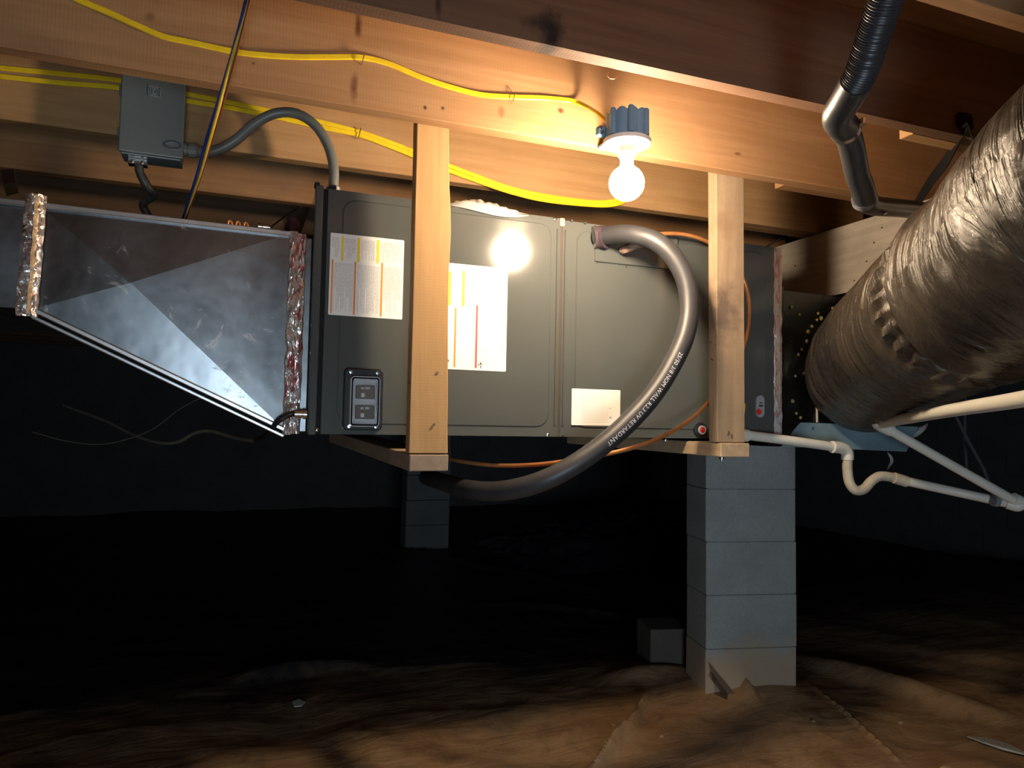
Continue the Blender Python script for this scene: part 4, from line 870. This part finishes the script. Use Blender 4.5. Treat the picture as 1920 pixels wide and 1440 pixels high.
link('strap', ribbon([PY(1813, 880, 1.60), PY(1809, 820, 1.60), PY(1810, 760, 1.60), PY(1813, 700, 1.60)], 0.009, (0, -1, 0), 0.001), M_ds, hg)

# ================================================================== BLACK VENT HOSE (upper right)
vh = thing('vent_hose', PD(1600, 240, 1.3), 'black corrugated vacuum hose coming down from the top edge to a clamped joint', 'hose')
H0 = [PD(1690, -90, 1.04), PD(1660, 0, 1.09), PD(1640, 60, 1.13), PD(1617, 130, 1.18), PD(1600, 165, 1.21)]
link('ribbed_hose', MB().tube(spline(H0, 90), 0.0255, 24, rf=lambda t, l: 1+0.035*math.sin(l*1500)), M_hose, vh, smooth=True)
link('smooth_cuff', MB().tube(spline([PD(1605, 155, 1.20), PD(1585, 190, 1.24), PD(1572, 212, 1.27), PD(1573, 228, 1.30), PD(1584, 238, 1.33)], 8), 0.0262, 28), M_hose, vh, smooth=True)
link('hose_clamp', MB().tube([PD(1580, 234, 1.325), PD(1586, 243, 1.345)], 0.0275, 28), M_chrome, vh)
cs_ = PD(1590, 236, 1.30); link('clamp_screw', MB().lathe(cs_+Vector((0.012, -0.022, 0.0)), (0.3, 0.2, 1), [(0.006, -0.006), (0.006, 0.006), (0.003, 0.008)], 10), M_chrome, vh)
tb2 = [PD(1582, 236, 1.33), PD(1592, 258, 1.37), PD(1600, 290, 1.41), PD(1607, 325, 1.46), PD(1617, 352, 1.50), PD(1622, 372, 1.53)]
link('lower_hose', MB().tube(spline(tb2, 10), 0.0232, 24), M_hose, vh, smooth=True)
link('joint_ring', MB().tube([PD(1620, 370, 1.53), PD(1622, 377, 1.54)], 0.0255, 24), simple('grey_ring', (0.12, 0.12, 0.13), 0.3), vh, smooth=True)
link('end_hose', MB().tube(spline([PD(1622, 374, 1.54), PD(1630, 383, 1.58), PD(1650, 387, 1.64), PD(1685, 390, 1.74), PD(1730, 395, 1.88)], 10), 0.0215, 24), M_hose, vh, smooth=True)
link('small_screw', MB().lathe(PD(1661, 399, 1.62), (0, -0.5, -1), [(0.006, 0), (0.006, 0.003), (0.002, 0.004)], 10), M_chrome, vh)

# ================================================================== CLEAR BAG ON THE CABINET, small clutter
bg = MB(); nu, nv = 44, 12
p0, p1 = PY(840, 372, 1.83), PY(984, 385, 1.83)
for j in range(nv+1):
    for i in range(nu+1):
        u, v = i/nu, j/nv; x = p0.x+(p1.x-p0.x)*u; env = (math.sin(math.pi*min(1, u*1.05))**0.6 if 0 < u < 0.95 else 0.12)
        z = UZ1+0.003+env*(0.034*(1-u*0.75)*math.sin(math.pi*v)+0.010*abs(noise.noise(Vector((u*9, v*4, 2)))))
        z += 0.004*noise.noise(Vector((u*25, v*9, 5)))*env
        y = 1.806+0.075*v - 0.012*env*(1-v)
        if v == 0: z = UZ1-0.006-0.012*math.sin(math.pi*u)*u*1.6; y = UY0-0.014
        bg.v.append(Vector((x, y, z)))
m = nu+1; bg.f = [(j*m+i, j*m+i+1, (j+1)*m+i+1, (j+1)*m+i) for j in range(nv) for i in range(nu)]
tag(link('plastic_bag', bg, M_bag, smooth=True), 'crumpled clear plastic bag lying along the cabinet top right of the left post', 'bag')
# curled wire on the dark joist's edge
cwp = PZ(1142, 136, ZJ)
tag(link('bent_nail', MB().tube(spline([cwp+Vector((0, 0, 0.002)), cwp+Vector((-0.004, 0, -0.006)), cwp+Vector((0.002, 0, -0.011)), cwp+Vector((0.012, 0, -0.010)), cwp+Vector((0.017, 0, -0.006))], 5), 0.001, 6), M_cop), 'tiny curled copper wire hanging from the dark joist underside', 'wire')
for (px, py) in [(1040, 60)]: pass

# heap of crumpled plastic sheeting far behind, left of the pier
hp = MB(); cx, cy = PZ(1060, 1032, 0.0).x, PZ(1060, 1032, 0.0).y; hu, hv = 90, 60
for j in range(hv+1):
    for i in range(hu+1):
        u, v = i/hu*2-1, j/hv*2-1; x = cx+0.42+u*1.1; y = cy-0.1+v*0.75; env = max(0, 1-u*u)**0.7*max(0, 1-v*v)**0.7
        q = Vector((x*2.2, y*2.2, 3)); r1 = 1-abs(noise.noise(q+Vector((noise.noise(q*1.7), noise.noise(q*1.3), 0)))*2); r2 = 1-abs(noise.noise(q*2.7)*2)
        hp.v.append(Vector((x, y, fh(x, y)-0.02+env*(0.05+0.20*(0.6+0.4*u)+0.10*r1+0.05*r2))))
m = hu+1; hp.f = [(j*m+i, j*m+i+1, (j+1)*m+i+1, (j+1)*m+i) for j in range(hv) for i in range(hu)]
tag(link('plastic_heap', hp, simple('black_sheeting', (0.02, 0.022, 0.03), 0.16, 0, 0.2, 6, 0.35, Specular_IOR_Level=1.0), smooth=True), 'heap of crumpled shiny black plastic sheeting far behind the pier', 'plastic sheet')
# floor litter
def scrap(name, pts, mat, label, cat, th=0.004):
    P3 = []
    for (x, y) in pts:
        q = PZ(x, y, 0.03); P3.append(Vector((q.x, q.y, fh(q.x, q.y)+0.006)))
    tag(link(name, MB().prism(P3, (0, 0, th)), mat, bevel=0.001), label, cat)
M_scr = simple('white_sheet', (0.45, 0.46, 0.44), 0.4, 0, 0.2, 9)
scrap('plastic_scrap', [(1813, 1362), (1850, 1364), (1890, 1376), (1925, 1398), (1930, 1404), (1880, 1388), (1840, 1374)], M_scr, 'white plastic scrap on the floor at the right edge', 'scrap')
scrap('paper_scrap', [(548, 1308), (560, 1304), (573, 1308), (566, 1314), (552, 1315)], M_scr, 'small pale paper scrap on the dark floor left of centre', 'scrap')
def lump(px, py, r, mat, label, name='dirt_lump', cat='clod', sq=(1, 1, 0.6)):
    q = PZ(px, py, 0.03); z = fh(q.x, q.y); b = bmesh.new(); bmesh.ops.create_icosphere(b, subdivisions=2, radius=r)
    mb_ = MB(); mb_.v = [Vector((q.x, q.y, z+r*0.4))+Vector((v.co.x*sq[0], v.co.y*sq[1], v.co.z*sq[2]))*(1+0.35*noise.noise(v.co/r*1.2+Vector((px, 0, 0)))) for v in b.verts]; mb_.f = [tuple(v.index for v in f_.verts) for f_ in b.faces]; b.free()
    tag(link(name, mb_, mat, smooth=True), label, cat)
M_clod = simple('tan_clod', (0.35, 0.24, 0.13), 0.8, 0, 0.3, 40); M_foam = simple('yellow_foam', (0.5, 0.36, 0.14), 0.8, 0, 0.3, 40)
lump(1775, 1428, 0.022, M_foam, 'yellowish foam lump on the floor at the bottom right', 'foam_lump', 'lump', (1.3, 0.8, 0.8))
lump(1240, 1373, 0.008, M_clod, 'tan clod on the lit floor right of the long fold'); lump(1150, 1352, 0.006, M_clod, 'tiny clod on the lit floor left of the long fold')
lump(1525, 1352, 0.008, M_clod, 'pale clod on the floor in front of the pier, below its right edge'); lump(1688, 1340, 0.010, M_clod, 'pale clod on the floor right of the pier base')
# plastic flap standing against the pier base
a, b2, c_, d_ = PZ(1328, 1240, 0.10), PZ(1345, 1262, 0.04), PZ(1382, 1308, 0.01), PZ(1340, 1300, 0.01)
fl = MB(); 
for i in range(13):
    t = i/12; q = PD(1330+52*t, 1243+62*t, 2.74); fl.v += [q, q+Vector((0.012, 0.0, -0.035-0.02*t)), q+Vector((-0.012, -0.03, -0.05-0.01*t))]
fl.f = [(3*i+k, 3*i+k+1, 3*i+k+4, 3*i+k+3) for i in range(12) for k in (0, 1)]
tag(link('plastic_flap', fl, simple('brown_plastic', (0.10, 0.07, 0.05), 0.4, 0, 0.3, 20), smooth=True), 'brown plastic edge folded up against the pier base', 'plastic sheet')
